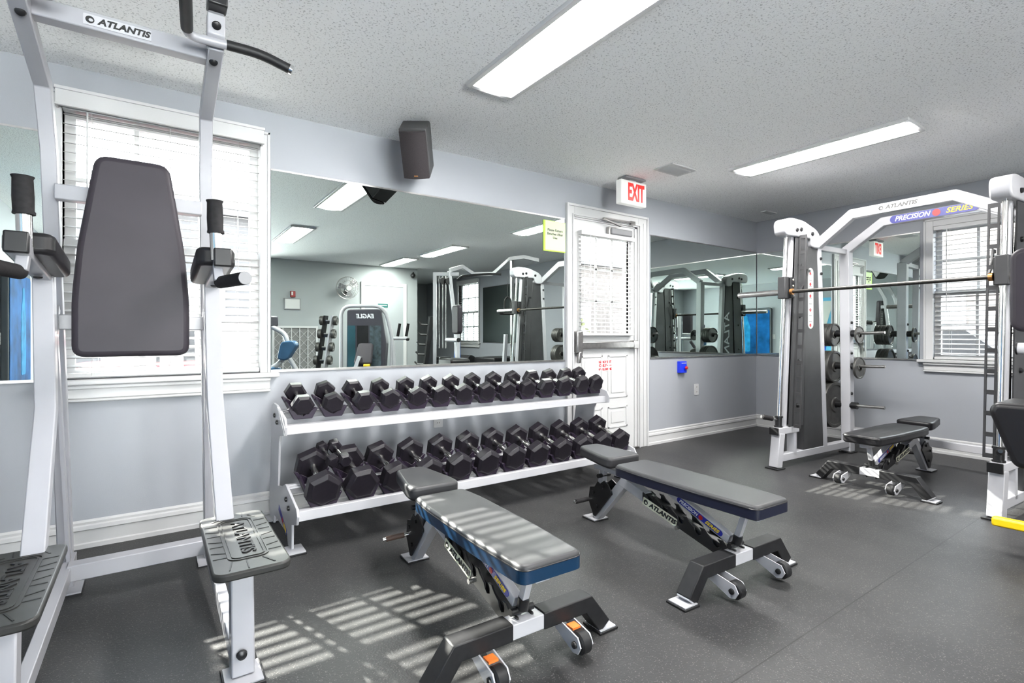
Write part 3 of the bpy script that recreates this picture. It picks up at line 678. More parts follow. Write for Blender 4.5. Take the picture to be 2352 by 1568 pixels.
# ------------------------------------------------------------------ dumbbell rack
rk = thing('dumbbell_rack', 'long white two-tier dumbbell rack under the long mirror', 'rack', (1.75, 2.95, 0))
def R_(name, mb, m, parent=rk, **k): return obj(name, mb, m, parent, True, **k)
prof = [(3.27, .674), (3.22, .695), (3.136, .693), (2.92, .645), (2.89, .60), (2.90, .555), (3.04, .534), (3.06, .50), (3.09, .25), (2.99, .27), (2.90, .303), (2.87, .30), (2.64, .243), (2.62, .21), (2.64, .165), (2.74, .138), (2.745, .008), (2.83, .008), (2.85, .06), (3.20, .06), (3.21, .008), (3.33, .008), (3.34, .176), (3.28, .5)]
for x_ in (.572, 2.945):
    sd = R_('side_frame', MB().prism(prof, (x_, 0, 0), (0, 1, 0), (0, 0, 1), .012), white, bevel=.002)
    sg = -1 if x_ < 1 else 1
    for yy, zz in ((3.17, .63), (3.10, .60), (2.86, .235), (2.80, .205)): R_('bolt', MB().lathe([(.013, 0), (.012, .008), (.004, .011)], (x_ + sg * .006, yy, zz), (sg, 0, 0), 14), blackm, sd)
    for yy in (2.74, 3.29):
        ft = R_('foot_plate', MB().box((x_ - .045, yy - .055, .008), (x_ + .05, yy + .055, .015)), white)
        R_('rubber_foot', MB().box((x_ - .048, yy - .06, 0), (x_ + .054, yy + .06, .009)), rubber, ft, bevel=.002)
lb = R_('series_label', MB().bar((.5655, 2.86, .06), (.5655, 3.06, .14), .034, .001, (0, 0, 1)), bluei)
R_('label_stripe', MB().bar((.5648, 2.87, .066), (.5648, 2.93, .088), .022, .001, (0, 0, 1)), yelloi, lb)
R_('label_stripe', MB().bar((.5648, 2.945, .094), (.5648, 2.97, .103), .024, .001, (0, 0, 1)), red, lb)
tilt = .27
def tray(y0_, z0_, y1_, z1_, nm):
    R_(nm, MB().box((.578, y0_, z0_ - .05), (2.939, y0_ + .035, z0_)).box((.578, y0_ + .03, z0_ - .012), (2.939, y0_ + .075, z0_ - .004)), white, bevel=.003)
    R_(nm, MB().box((.578, y1_, z1_ - .05), (2.939, y1_ + .035, z1_)).box((.578, y1_ - .04, z1_ - .012), (2.939, y1_, z1_ - .004)), white, bevel=.003)
tray(2.93, .603, 3.17, .655, 'upper_rail')
tray(2.66, .222, 2.93, .285, 'lower_rail')

sad_me = None
def saddle(x_, yn, zn, yf, zf, w, dn):
    """V cradle: front and rear notched plates joined by side strips; near point (yn,zn) = near head centre"""
    ex, ey = V((1, 0, 0)), V((0, 0, 1)); mb = MB(); hh = dn * .5
    for yy, zz in ((yn + .01, zn), (yf - .01, zf)):
        a = w / 2; b = zz - dn * .46 - .016; t = zz - dn * .16
        mb.prism([(-a * .62, b), (a * .62, b), (a, t), (a * .86, t + .004), (0, zz - dn * .46), (-a * .86, t + .004), (-a, t)], (x_, yy, 0), ex, ey, .034)
    for s in (-1, 1):
        mb.bar((x_ + s * w * .34, yn + .01, zn - dn * .36), (x_ + s * w * .34, yf - .01, zf - dn * .36), .012, .03, (1, 0, 0))
    mb.bar((x_, yn, zn - dn * .46 - .012), (x_, yf, zf - dn * .46 - .012), w * .6, .008, (1, 0, 0))
    return mb
def dumbbell_proto():
    r = thing('hex_dumbbell', 'p', 'dumbbell', (0, 0, 0))
    for s in (-1, 1):
        mb = MB(); d = .5; prof = [(.40 * d * 2 / 2, 0), (.5, .05), (.5, .34), (.40, .42)]
        # hexagonal head, unit = corner-to-corner 1; local y along handle
        rings = []
        for rr, h in ((.40, 0), (.50, .07), (.50, .40), (.37, .50)):
            rings.append([V((rr * math.cos(math.radians(90 + 60 * k)), s * (.62 + h), rr * math.sin(math.radians(90 + 60 * k)))) for k in range(6)])
        vs_ = [p for q in rings for p in q]; fs = [tuple(range(5, -1, -1)), tuple(range(18, 24))]
        for i in range(3):
            for k in range(6): a = i * 6 + k; b = i * 6 + (k + 1) % 6; fs.append((a, b, b + 6, a + 6))
        mb.add(vs_, fs)
        obj('head', mb, hexr, r, bevel=.012, seg=2, angle=25)
    obj('handle', MB().tube([(0, -.66, 0), (0, -.60, 0), (0, -.52, 0), (0, -.40, 0), (0, 0, 0), (0, .40, 0), (0, .52, 0), (0, .60, 0), (0, .66, 0)], [.12, .12, .085, .10, .115, .10, .085, .12, .12], 16), chrome, r)
    return r
proto = dumbbell_proto(); first = [True]
def place_dumbbell(x_, yn, zn, yf, zf, d, label, group, roll=0, yaw=0):
    o = proto if first[0] else copy_tree(proto); first[0] = False
    ctr = V((x_, (yn + yf) / 2, (zn + zf) / 2)); L = (V((x_, yf, zf)) - V((x_, yn, zn))).length
    ang = math.atan2(zf - zn, yf - yn)
    # unit head centres at +-.87 ; scale y separately is avoided: uniform in x,z = d, y = L/1.74
    o.location = ctr; o.scale = (d, L / 1.74, d)
    o.rotation_mode = 'XYZ'
    o.rotation_euler = (Matrix.Rotation(yaw, 3, 'Z') @ Matrix.Rotation(ang, 3, 'X') @ Matrix.Rotation(roll, 3, 'Y')).to_euler()
    o['label'] = label; o['category'] = 'dumbbell'; o['group'] = group
    return o
ordw = ['first', 'second', 'third', 'fourth', 'fifth', 'sixth', 'seventh', 'eighth', 'ninth', 'tenth', 'eleventh', 'twelfth', 'thirteenth', 'fourteenth']
top = [.679, .844, 1.016, 1.185, 1.362, 1.526, 1.697, 1.871, 2.048, 2.221, 2.396, 2.570, 2.745, 2.891]
for i, x_ in enumerate(top):
    d = .122 + .026 * i / 13; rl = [.5236, .2, .48, .1, 0, .1, 0, .05, 0, .1, .45, .2, .35, .15][i]
    yn, zn, yf, zf = 3.0, .700, 3.20, .752
    R_('saddle', saddle(x_, yn, zn, yf, zf, .155, .135), saddlem, bevel=.003)
    extra = ', the smallest, at its left end' if i == 0 else (', at its right end by the door' if i == 13 else ', %s from the left' % ordw[i])
    place_dumbbell(x_, yn, zn, yf, zf, d, 'black hex dumbbell on the upper shelf' + extra, 'hex dumbbells on the upper shelf of the rack', rl, random.uniform(-.04, .04))
bot = [.711, .907, 1.094, 1.292, 1.492, 1.690, 1.890, 2.085, 2.285, 2.48, 2.672, 2.86]
for i, x_ in enumerate(bot):
    d = (.188 if i < 2 else .178 - .001 * i); rl = [.15, .45, .2, 0, 0, 0, 0, 0, 0, 0, 0, 0][i]
    yn, zn, yf, zf = 2.70, .305, 2.955, .375
    R_('saddle', saddle(x_, yn, zn, yf, zf, .185, .17), saddlem, bevel=.003)
    extra = ', at its left end' if i == 0 else (', at its right end behind the bench' if i == 11 else ', %s from the left' % ordw[i])
    place_dumbbell(x_, yn, zn, yf, zf, d, 'large black hex dumbbell on the lower shelf' + extra, 'large hex dumbbells on the lower shelf of the rack', rl, random.uniform(-.03, .03))
place_dumbbell(.780, 2.80, .415, 2.98, .455, .072, 'small chrome-handled dumbbell lying on the big ones, left of the pair', 'two small dumbbells lying on the lower shelf', .2, .05)
place_dumbbell(.838, 2.78, .418, 2.96, .462, .078, 'small chrome-handled dumbbell lying on the big ones, right of the pair', 'two small dumbbells lying on the lower shelf', .4, .02)

# ------------------------------------------------------------------ adjustable benches (local: +y = seat end, crossbeam at y 0)
def bench(label, loc, rz, pad_m, seat_m, side_m=None, accent=False):
    r = thing('weight_bench', label, 'bench', loc, rz, 'adjustable weight benches')
    def Q(name, mb, m, parent=r, **k): return obj(name, mb, m, parent, **k)
    # pads
    zc = .362
    p = Q('back_pad', MB().prism(rpoly([(-.118, -.165), (.118, -.165), (.132, .10), (.132, .50), (.118, .655), (-.118, .655), (-.132, .50), (-.132, .10)], .035), (0, 0, zc), (1, 0, 0), (0, 1, 0), .062), pad_m, bevel=.015, seg=4)
    sp_ = rpoly([(-.118, .685), (.118, .685), (.118, .76), (.072, 1.005), (-.072, 1.005), (-.118, .76)], .035)
    Q('seat_pad', MB().prism(sp_, (0, 0, zc + .004), (1, 0, 0), (0, 1, .03), .060), seat_m, bevel=.015, seg=4)
    if side_m:  # sides keep the vinyl's own colour; pad top is greyed for glare
        Q('side_band', MB().prism(rpoly([(-.1195, -.1665), (.1195, -.1665), (.1335, .10), (.1335, .50), (.1195, .6565), (-.1195, .6565), (-.1335, .50), (-.1335, .10)], .035), (0, 0, zc - .004), (1, 0, 0), (0, 1, 0), .040), side_m, p)
    # piping seam
    def seam(poly, z_):
        mb = MB(); pts = [(a * 1.003, b, z_) for a, b in poly]; mb.tube(pts + [pts[0]], .0022, 6); return mb
    Q('piping', seam([(a, b) for a, b in rpoly([(-.119, -.166), (.119, -.166), (.133, .10), (.133, .50), (.119, .656), (-.119, .656), (-.133, .50), (-.133, .10)], .035)], zc + .017), blackm, p)
    Q('pad_frame', MB().box((-.028, -.11, .300), (.028, .62, .330)).box((-.06, -.12, .322), (.06, -.07, .331)), white, bevel=.003)
    Q('seat_frame', MB().box((-.024, .66, .302), (.024, .92, .328)), white, bevel=.003)
    # spine
    Q('spine', MB().sweep([(0, .02, .105), (0, .525, .233)], .044, .046), blackm, bevel=.003)
    Q('spine', MB().sweep([(0, .525, .233), (0, .705, .280)], .050, .052), white, bevel=.003)
    Q('rear_leg', MB().sweep([(0, .66, .30), (0, .92, .012)], .046, .052), white, bevel=.003)
    for s in (-1, 1):
        pl = [(.0, .075), (.53, .205), (.53, .262)]
        # notched ladder edge
        n = 5
        for k in range(n):
            a = .53 - .03 - k * .098; zb = .253 - (.53 - a) * .24
            pl += [(a, zb + .004), (a - .006, zb - .012), (a - .022, zb - .026), (a - .040, zb - .018), (a - .040, zb + .004), (a - .028, zb + .016), (a - .052, zb + .016), (a - .070, zb - .002)]
        pl += [(-.01, .150), (-.02, .11)]
        lp = Q('ladder_plate', MB().prism(pl, (s * .030, 0, 0), (0, 1, 0), (0, 0, 1), .008), blackm, bevel=.001)
        Q('pin', MB().cyl((s * .034, .30, .150), (s * .048, .30, .150), .010, 12), steel, lp)
        if s < 0: brand_label(lp, (s * .0345, .415, .196), (0, -1, -.25), (0, -.25, 1), .225, .040)
        else: brand_label(lp, (s * .0345, .415, .196), (0, 1, .25), (0, -.25, 1), .225, .040)
    sb = Q('support_arm', MB().sweep([(0, .035, .176), (0, .37, .306)], .036, .040), white, bevel=.003)
    d = V((0, .335, .130)).normalized(); up_ = V((0, -d.z, d.y))
    series_label(sb, V((-.0182, .19, .2365)), -d, up_, .27, .027)
    series_label(sb, V((.0182, .19, .2365)), d, up_, .27, .027)
    st = Q('support_strut', MB().sweep([(0, -.035, .305), (0, .0, .20)], .026, .026), white, bevel=.002)
    Q('strut_foot', MB().cyl((0, -.002, .205), (0, .006, .165), .020, 14).cyl((-.045, .012, .160), (.045, .012, .160), .013, 12), blackm, st)
    # front beam
    fb = Q('front_beam', MB().sweep([(-.345, 0, .012), (-.262, 0, .118), (.262, 0, .118), (.345, 0, .012)], .062, .050, (0, 1, 0)), white, bevel=.003)
    for s in (-1, 1):
        Q('rubber_sleeve', MB().sweep([(s * .341, 0, .018), (s * .263, 0, .119), (s * .062, 0, .119)], .069, .057, (0, 1, 0)), rubber, fb, bevel=.004)
        ft = Q('foot_plate', MB().box((s * .355 - .045, -.042, .006), (s * .355 + .030, .042, .013)), white)
        Q('rubber_foot', MB().box((s * .355 - .052, -.048, 0), (s * .355 + .037, .048, .009)), rubber, ft, bevel=.002)
        wb = Q('wheel_bracket', MB().prism([(.02, .094), (-.034, .094), (-.116, .080), (-.132, .052), (-.118, .026), (-.094, .021), (.02, .068)], (s * .165 - .026, 0, 0), (0, 1, 0), (0, 0, 1), .005).prism([(.02, .094), (-.034, .094), (-.116, .080), (-.132, .052), (-.118, .026), (-.094, .021), (.02, .068)], (s * .165 + .026, 0, 0), (0, 1, 0), (0, 0, 1), .005), white)
        Q('wheel', MB().lathe([(.012, -.021), (.031, -.021), (.036, -.015), (.036, .015), (.031, .021), (.012, .021)], (s * .165, -.104, .052), (1, 0, 0), 28), rubber, wb)
        if accent: Q('wheel_guard', MB().box((s * .165 - .017, -.080, .084), (s * .165 + .017, -.045, .091)), orange, wb)
        Q('axle_bolt', MB().lathe([(.012, 0), (.011, .007), (.004, .010)], (s * .165 - .029, -.104, .052), (-1, 0, 0), 14).lathe([(.012, 0), (.011, .007), (.004, .010)], (s * .165 + .029, -.104, .052), (1, 0, 0), 14), blackm, wb)
    # rear foot, seat post, sector and handle
    ft = Q('foot_plate', MB().box((-.052, .885, .006), (.052, .985, .012)), white)
    Q('rubber_foot', MB().box((-.055, .88, 0), (.055, .99, .007)), rubber, ft, bevel=.002)
    Q('seat_post', MB().sweep([(0, .862, .305), (0, .885, .17)], .034, .034), white, bevel=.002)
    sc = Q('sector_plate', MB().prism([(.79, .235), (.825, .252), (.862, .225), (.88, .235), (.905, .20), (.945, .19), (.96, .11), (.915, .028), (.90, .028), (.76, .19)], (-.030, 0, 0), (0, 1, 0), (0, 0, 1), .007).prism([(.79, .235), (.825, .252), (.862, .225), (.88, .235), (.905, .20), (.945, .19), (.96, .11), (.915, .028), (.90, .028), (.76, .19)], (.030, 0, 0), (0, 1, 0), (0, 0, 1), .007), blackm, bevel=.001)
    for a, b in ((.835, .215), (.915, .165), (.885, .09)): Q('bolt', MB().cyl((-.042, a, b), (-.033, a, b), .010, 12).cyl((.033, a, b), (.042, a, b), .010, 12), blackm, sc)
    Q('knob', MB().cyl((-.045, .862, .272), (.045, .862, .272), .012, 14), blackm, sc)
    hd = Q('adjust_handle', MB().cyl((-.03, .93, .125), (-.155, .945, .118), .0075, 10), chrome, sc)
    Q('adjust_grip', MB().cyl((-.055, .933, .124), (-.140, .943, .119), .0125, 14), mat('brown_grip', (.10, .06, .045), .6, noise=(20, .2)) if accent else foam, sc)
    return r
bench('blue padded weight bench with glare-greyed pad top, nearest the camera, striped by sunlight', (1.020, 1.400, 0), math.radians(-1.5), vinylb, vinylb, vinylblue, accent=True)
bench('navy padded weight bench in the middle, right end of the dumbbell rack behind it', (2.112, 1.297, 0), math.radians(-2.5), vinylb, vinylb, mat('dark_navy_vinyl', (.006, .008, .022), .4, noise=(4, .1)))
bench('black padded weight bench standing inside the barbell rack', (4.165, 1.545, 0), math.radians(-92.5), vinylk, vinylk)

# ------------------------------------------------------------------ smith machine (local: x = to the rear, y = lateral)
SR = math.radians(-3.5)
sm = thing('barbell_rack', 'large white guided barbell rack with overhead arches at right', 'exercise machine', (4.70, 1.51, 0), SR)
def S(name, mb, m, parent=sm, **k): return obj(name, mb, m, parent, **k)
ML = {}
for s in (1, -1):                                     # s=+1: frame next to the back wall
    y = s * .68; inn = -s                             # inn: towards the inside
    S('front_leg', MB().sweep([(-.585, y, .012), (-.545, y, .285)], .075, .072, (0, 1, 0)), white, bevel=.004)
    fp = S('foot_plate', MB().box((-.645, y - .055, .0), (-.535, y + .055, .012)), rubber, bevel=.003)
    ub = S('upper_base', MB().sweep([(-.60, y, .305), (-.30, y, .305)], .07, .055, (0, 1, 0)), white, bevel=.004)
    S('end_cap', MB().box((-.612, y - .036, .276), (-.598, y + .036, .334)), blackm, ub)
    S('base_post', MB().box((-.375, y - .03, .09), (-.335, y + .03, .30)), white)
    S('side_base', MB().sweep([(-.56, y, .085), (.60, y, .085)], .06, .06, (0, 1, 0)), white, bevel=.004)
    S('upright', MB().sweep([(-.47, y, .33), (-.36, y, 1.93)], .026, .040, (0, 1, 0)), white, bevel=.003)
    gr = S('guide_rod', MB().cyl((-.545, y, .33), (-.435, y, 1.93), .0155, 20), chrome)
    S('rod_stop', MB().cyl((-.545, y, .333), (-.541, y, .42), .026, 18).cyl((-.545, y, .333), (-.5445, y, .345), .032, 18).cyl((-.5415, y, .41), (-.541, y, .425), .032, 18), blackm, gr)
    S('stop_peg', MB().cyl((-.545, y, .395), (-.70, y + s * .05, .425), .012, 12), chrome, gr)
    S('stop_grip', MB().cyl((-.60, y + s * .02, .405), (-.68, y + s * .045, .421), .020, 14), foam, gr)
    # grey upright plate
    gp = S('upright_plate', MB().prism([(-.455, .33), (-.245, .33), (-.175, 1.90), (-.355, 1.90)], (0, y + inn * .032, 0), (1, 0, 0), (0, 0, 1), .008) if s < 0 else MB().prism([(-.455, .33), (-.245, .33), (-.175, 1.90), (-.355, 1.90)], (0, y + inn * .032, 0), (1, 0, 0), (0, 0, 1), .008), darkm, bevel=.002)
    S('upright_plate', MB().prism([(-.455, .33), (-.245, .33), (-.175, 1.90), (-.355, 1.90)], (0, y - inn * .032, 0), (1, 0, 0), (0, 0, 1), .008), darkm)
    for z_ in (.50, .87, 1.24, 1.67):
        xx = -.34 + .045 * (z_ - .33) / 1.6
        S('bolt', MB().lathe([(.017, 0), (.015, .012), (.006, .018)], (xx, y - .036, z_), (0, -1, 0), 14).lathe([(.017, 0), (.015, .012), (.006, .018)], (xx, y + .036, z_), (0, 1, 0), 14), blackm, gp)
    # catch ladder facing the front, on the inner side
    ca = y + inn * .052; cb = y + inn * .112; mb = MB(); x0_, x1_ = -.415, -.325
    lo, hi = .34, 1.90
    def lx(z): return x0_ + (x1_ - x0_) * (z - lo) / (hi - lo)
    dzv = V((x1_ - x0_, 0, hi - lo)).normalized(); nx = V((dzv.z, 0, -dzv.x))
    for yy in (ca + inn * .006, cb - inn * .006): mb.bar((lx(lo), yy, lo), (lx(hi), yy, hi), .012, .008, (0, 1, 0))
    n = 12
    for k in range(n + 1):
        z_ = lo + (hi - lo) * k / n; mb.bar((lx(z_) , (ca + cb) / 2, z_ - .014), (lx(z_), (ca + cb) / 2, z_ + .014), abs(cb - ca), .008, (0, 1, 0))
    S('catch_ladder', mb, darkm)
    # shroud
    sh = S('side_shroud', MB().prism([(-.225, .115), (.085, .115), (-.02, 1.84), (-.16, 1.84), (-.19, 1.6)], (0, y, 0), (1, 0, 0), (0, 0, 1), .055), darkm, bevel=.004)
    inst = S('instruction_label', MB().prism(rrect(.085, .52, .04, 6), (-.12, y - .0285, 1.40), (1, 0, 0), (0, 0, 1), .001), paper, sh)
    mb = MB()
    for k in range(9): mb.box((-.145, y - .0297, 1.20 + k * .05), (-.105, y - .029, 1.205 + k * .05))
    S('label_print', mb, greyplastic, inst)
    mb = MB()
    for k in (1.17, 1.30, 1.42, 1.52, 1.61): mb.lathe([(.014, -.0004), (.014, .0004)], (-.125, y - .0292, k), (0, 1, 0), 14)
    S('label_symbol', mb, red, inst)
    ny = y + s * .0285
    text('lettering', 'ATLANTIS', .17, (-.05, ny, .98), (0, 0, -1) if s > 0 else (0, 0, 1), (1, 0, 0) if s > 0 else (-1, 0, 0), silveri, sh, shear=.2, bold=.002, squeeze=1.2) if s > 0 else None
    fpst = S('front_post', MB().sweep([(.12, y, .10), (.02, y, 1.86)], .06, .058, (0, 1, 0)), white, bevel=.004)
    S('warning_strip', MB().sweep([(.070, y - .0308, 1.02), (.052, y - .0308, 1.35)], .001, .022, (0, 1, 0)), paper, fpst)
    for z_ in (1.62, 1.75): S('bolt', MB().lathe([(.013, 0), (.012, .01), (.004, .014)], (.115 - .1 * z_ / 1.86 + .01, y + inn * .031, z_), (0, inn, 0), 12), blackm, fpst)
    # cap housing
    hp = rpoly([(-.525, 1.90), (-.535, 2.02), (-.45, 2.05), (-.26, 2.045), (-.06, 1.99), (.0, 1.93), (.0, 1.83), (-.13, 1.83), (-.15, 1.905)], .05)
    cp = S('top_housing', MB().prism(hp, (0, y, 0), (1, 0, 0), (0, 0, 1), .105), white, bevel=.012, seg=3)
    for a, b in ((-.37, 1.955), (-.31, 1.965), (-.14, 1.945)): S('bolt', MB().lathe([(.017, 0), (.015, .010), (.005, .014)], (a, y - .0525, b), (0, -1, 0), 14).lathe([(.017, 0), (.015, .010), (.005, .014)], (a, y + .0525, b), (0, 1, 0), 14), blackm, cp)
    # rear post, top connector
    rp = S('rear_post', MB().sweep([(.56, y, .012), (.52, y, 1.86)], .085, .075, (0, 1, 0)), white, bevel=.005)
    S('foot_plate', MB().box((.50, y - .055, 0), (.62, y + .055, .012)), rubber, bevel=.003)
    S('top_connector', MB().sweep([(.0, y, 1.85), (.54, y, 1.85)], .05, .045, (0, 1, 0)), white, bevel=.003)
    for z_, L in ((1.10, .23), (.80, .23), (.44, .23)):
        for q in (1, -1):
            S('storage_horn', MB().cyl((.54, y + q * .05, z_), (.54, y + q * (.08 + L), z_ + .008), .0135, 16), steel, rp)
            S('horn_collar', MB().cyl((.54, y + q * .035, z_), (.54, y + q * .09, z_), .032, 18), blackm, rp)
    for z_ in (1.20, .92, .55): S('bolt', MB().lathe([(.014, 0), (.012, .01), (.004, .014)], (.53, y - .043, z_), (0, -1, 0), 12), blackm, rp)
# arches and cross members
arch = [(.02, .68, 1.86), (.03, .39, 2.085), (.03, -.29, 2.085), (.02, -.68, 1.86)]
a1 = S('front_arch', MB().sweep(arch, .06, .075, (1, 0, 0)), white, bevel=.005)
arch2 = [(.52, .68, 1.86), (.52, .37, 2.075), (.52, -.29, 2.075), (.52, -.68, 1.86)]
a2 = S('rear_arch', MB().sweep(arch2, .06, .075, (1, 0, 0)), white, bevel=.005)
S('base_cross_bar', MB().box((.53, -.62, .17), (.58, .62, .23)), white, bevel=.004)
brand_label(a1, (-.0015, .06, 2.085), (0, -1, 0), (0, 0, 1), .27, .052, plate=paper)
series_label(a2, (.4885, .01, 2.075), (0, -1, 0), (0, 0, 1), .60, .066)
# barbell carriage
bz = 1.44; bx = -.455
cr_ = S('barbell', MB().cyl((bx, -.62, bz), (bx, .62, bz), .0145, 18), barm)
for s in (1, -1):
    S('bar_sleeve', MB().cyl((bx, s * .70, bz), (bx, s * 1.10, bz), .0245, 20).cyl((bx, s * .685, bz), (bx, s * .715, bz), .034, 20), steel, cr_)
    S('slider_block', MB().box((bx - .050, s * .68 - .032, bz - .055), (bx + .017, s * .68 + .032, bz + .125)), darkm, cr_, bevel=.006)
    S('slider_plate', MB().box((bx + .0, s * .64 - .012, bz - .05), (bx + .06, s * .64 + .012, bz + .12)), blackm, cr_, bevel=.004)
    mb = MB()
    for z_ in (-.03, .05, .10): mb.lathe([(.009, 0), (.007, .006), (.002, .008)], (bx + .035, s * .64 - .012, bz + z_), (0, -1, 0), 10)
    S('bolt', mb, chrome, cr_)
    S('catch_hook', MB().sweep([(bx + .06, s * .585, bz), (bx + .13, s * .583, bz + .07), (bx + .165, s * .583, bz + .18), (bx + .20, s * .583, bz + .175)], .010, .020, (0, 1, 0)), blackm, cr_)
    S('bar_collar', MB().cyl((bx, s * .61, bz), (bx, s * .63, bz), .025, 16), mat('brass', (.45, .22, .08), .35, .9, noise=(20, .2)), cr_)

# weight plates on the horns
def plate_mesh(R0, th, rings=True):
    prof = [(.027, -th / 2), (R0 * .30, -th / 2), (R0 * .34, -th * .25), (R0 * .84, -th * .25), (R0 * .88, -th / 2), (R0 * .985, -th / 2), (R0, -th * .35), (R0, th * .35), (R0 * .985, th / 2), (R0 * .88, th / 2), (R0 * .84, th * .25), (R0 * .34, th * .25), (R0 * .30, th / 2), (.027, th / 2)]
    return prof
MS = Matrix.Translation((4.70, 1.51, 0)) @ Matrix.Rotation(SR, 4, 'Z')
plate_first = {}
def plate(lx_, ly_, lz_, R0, th, label, group):
    key = (R0, th)
    if key not in plate_first:
        o = obj('weight_plate', MB().lathe(plate_mesh(R0, th), (0, 0, 0), (0, 1, 0), 48, closed=True), ironm, bevel=.001)
        plate_first[key] = o
    else:
        o = plate_first[key].copy(); C.objects.link(o)
    o.location = MS @ V((lx_, ly_, lz_)); o.rotation_euler = (0, 0, SR)
    tag(o, label, 'weight plate', group)
    return o
sizes = {'upper': (1.10, .108, .032, 4, 'medium'), 'middle': (.80, .150, .036, 3, 'large'), 'lowest': (.44, .215, .042, 3, 'largest')}
pos = ['next to the white post', 'second from the post', 'third from the post', 'outermost']
for hn, (z_, R0, th, n, sz) in sizes.items():
    for k in range(n):
        where = pos[k] if k < n - 1 else 'outermost'
        plate(.54, .68 + .115 + k * (th + .002), z_ - .012, R0, th, '%s iron plate on the %s far-side rack horn, %s' % (sz, hn, where), 'plates on the %s outer horn' % hn)
        plate(.54, -.68 - .115 - k * (th + .002), z_ - .012, R0, th, '%s iron plate on the %s near-side rack horn, %s' % (sz, hn, where), 'plates on the %s near-side horn' % hn)
plate(.54, .68 - .105, 1.10 - .012, .078, .018, 'small iron plate on the upper inner horn', 'small plates on the inner horns')
plate(.54, .68 - .105, .80 - .012, .100, .02, 'small iron plate on the middle inner horn, above the black bench', 'small plates on the inner horns')

# ------------------------------------------------------------------ seated multi station at the right edge (also seen in the long mirror)
mg = thing('multi_gym', 'white cable station at the right edge with dark pads and a yellow foot bar', 'exercise machine', (3.5, .35, 0))
def G(name, mb, m, parent=mg, **k): return obj(name, mb, m, parent, True, **k)
G('back_pad', MB().prism(rrect(.20, .40, .05), (3.42, .575, 1.30), (0, 1, 0), (0, 0, 1), .075), vinyl, bevel=.025, seg=4)
G('seat_pad', MB().prism(rpoly([(-.20, .14), (.165, .14), (.19, .10), (.10, -.16), (-.20, -.16)], .04), (3.40, .535, .63), (0, 1, 0), (0, 0, 1), .30), vinylk, bevel=.03, seg=4)
G('seat_post', MB().box((3.43, .43, .06), (3.49, .49, .50)), white, bevel=.004)
G('pad_post', MB().sweep([(3.50, .43, .06), (3.50, .45, 1.5)], .05, .05), white, bevel=.004)
ra = G('roller_arm', MB().cyl((3.40, .30, 1.02), (3.40, .645, 1.02), .028, 18), white)
G('end_cap', MB().cyl((3.40, .645, 1.02), (3.40, .652, 1.02), .030, 18), blackm, ra)
fbv = G('foot_bar', MB().sweep([(3.55, .10, .145), (3.50, .76, .145)], .05, .045), yellow, bevel=.010)
G('base_beam', MB().box((3.44, .02, .03), (3.50, .58, .09)), white, bevel=.004)
G('base_beam', MB().box((3.05, .05, .03), (3.60, .11, .09)), white, bevel=.004)
G('stack_frame', MB().sweep([(3.31, .115, .03), (3.31, .115, 1.96), (3.60, .30, 1.96)], .05, .05, (.53, -.85, 0)), white, bevel=.003)
G('stack_frame', MB().sweep([(3.60, .30, .03), (3.56, .27, 1.2), (3.48, .23, 2.0)], .045, .045), white, bevel=.003)
for a in (0, .35, .65): G('guide_rod', MB().cyl((3.36 + .12 * a, .15 + .08 * a, .9), (3.36 + .12 * a, .15 + .08 * a, 1.94), .009, 10), chrome)
mb = MB()
for k in range(12): mb.box((3.33, .08, .12 + .055 * k), (3.50, .24, .17 + .055 * k))
G('weight_stack', mb, blackm)
G('pulley', MB().cyl((3.40, .17, 1.86), (3.40, .20, 1.86), .05, 20), rubber)
G('pulley', MB().cyl((3.47, .21, 1.86), (3.47, .24, 1.86), .05, 20), rubber)
G('side_pad', MB().prism(rpoly([(-.06, -.3), (.06, -.3), (.05, .3), (-.02, .3)], .03), (3.66, .12, .72), (.8, .6, 0), (0, 0, 1), .05), mat('bright_blue', (.01, .14, .55), .4, noise=(5, .05)), bevel=.01)
G('overhead_beam', MB().sweep([(3.50, .22, 2.02), (3.75, .12, 2.10), (3.90, .22, 1.99), (4.15, .33, 2.0), (4.40, .40, 2.235), (4.60, .50, 2.27), (4.80, .62, 2.22)], .055, .05, (0, 0, 1)), white, bevel=.003)
G('pull_up_bar', MB().tube([(3.67, .12, 1.90), (3.72, .16, 1.955), (3.88, .25, 1.975), (4.05, .40, 1.985), (4.20, .49, 1.98)], .016, 12, smooth=.04), rubber)
G('front_column', MB().sweep([(4.32, .33, .03), (4.37, .36, 1.10)], .05, .05), white, bevel=.003)
G('front_column', MB().sweep([(4.46, .40, .03), (4.46, .40, 2.22)], .045, .045), steel)
G('cable_handle', MB().tube([(4.24, .52, 1.41), (4.24, .52, 1.60), (4.28, .545, 1.66), (4.32, .57, 1.60), (4.32, .57, 1.41)], .012, 10, smooth=.04).cyl((4.18, .48, 1.40), (4.38, .60, 1.40), .018, 12), rubber)
G('cable', MB().cyl((4.28, .545, 1.66), (4.28, .545, 1.95), .004, 6), blackm)

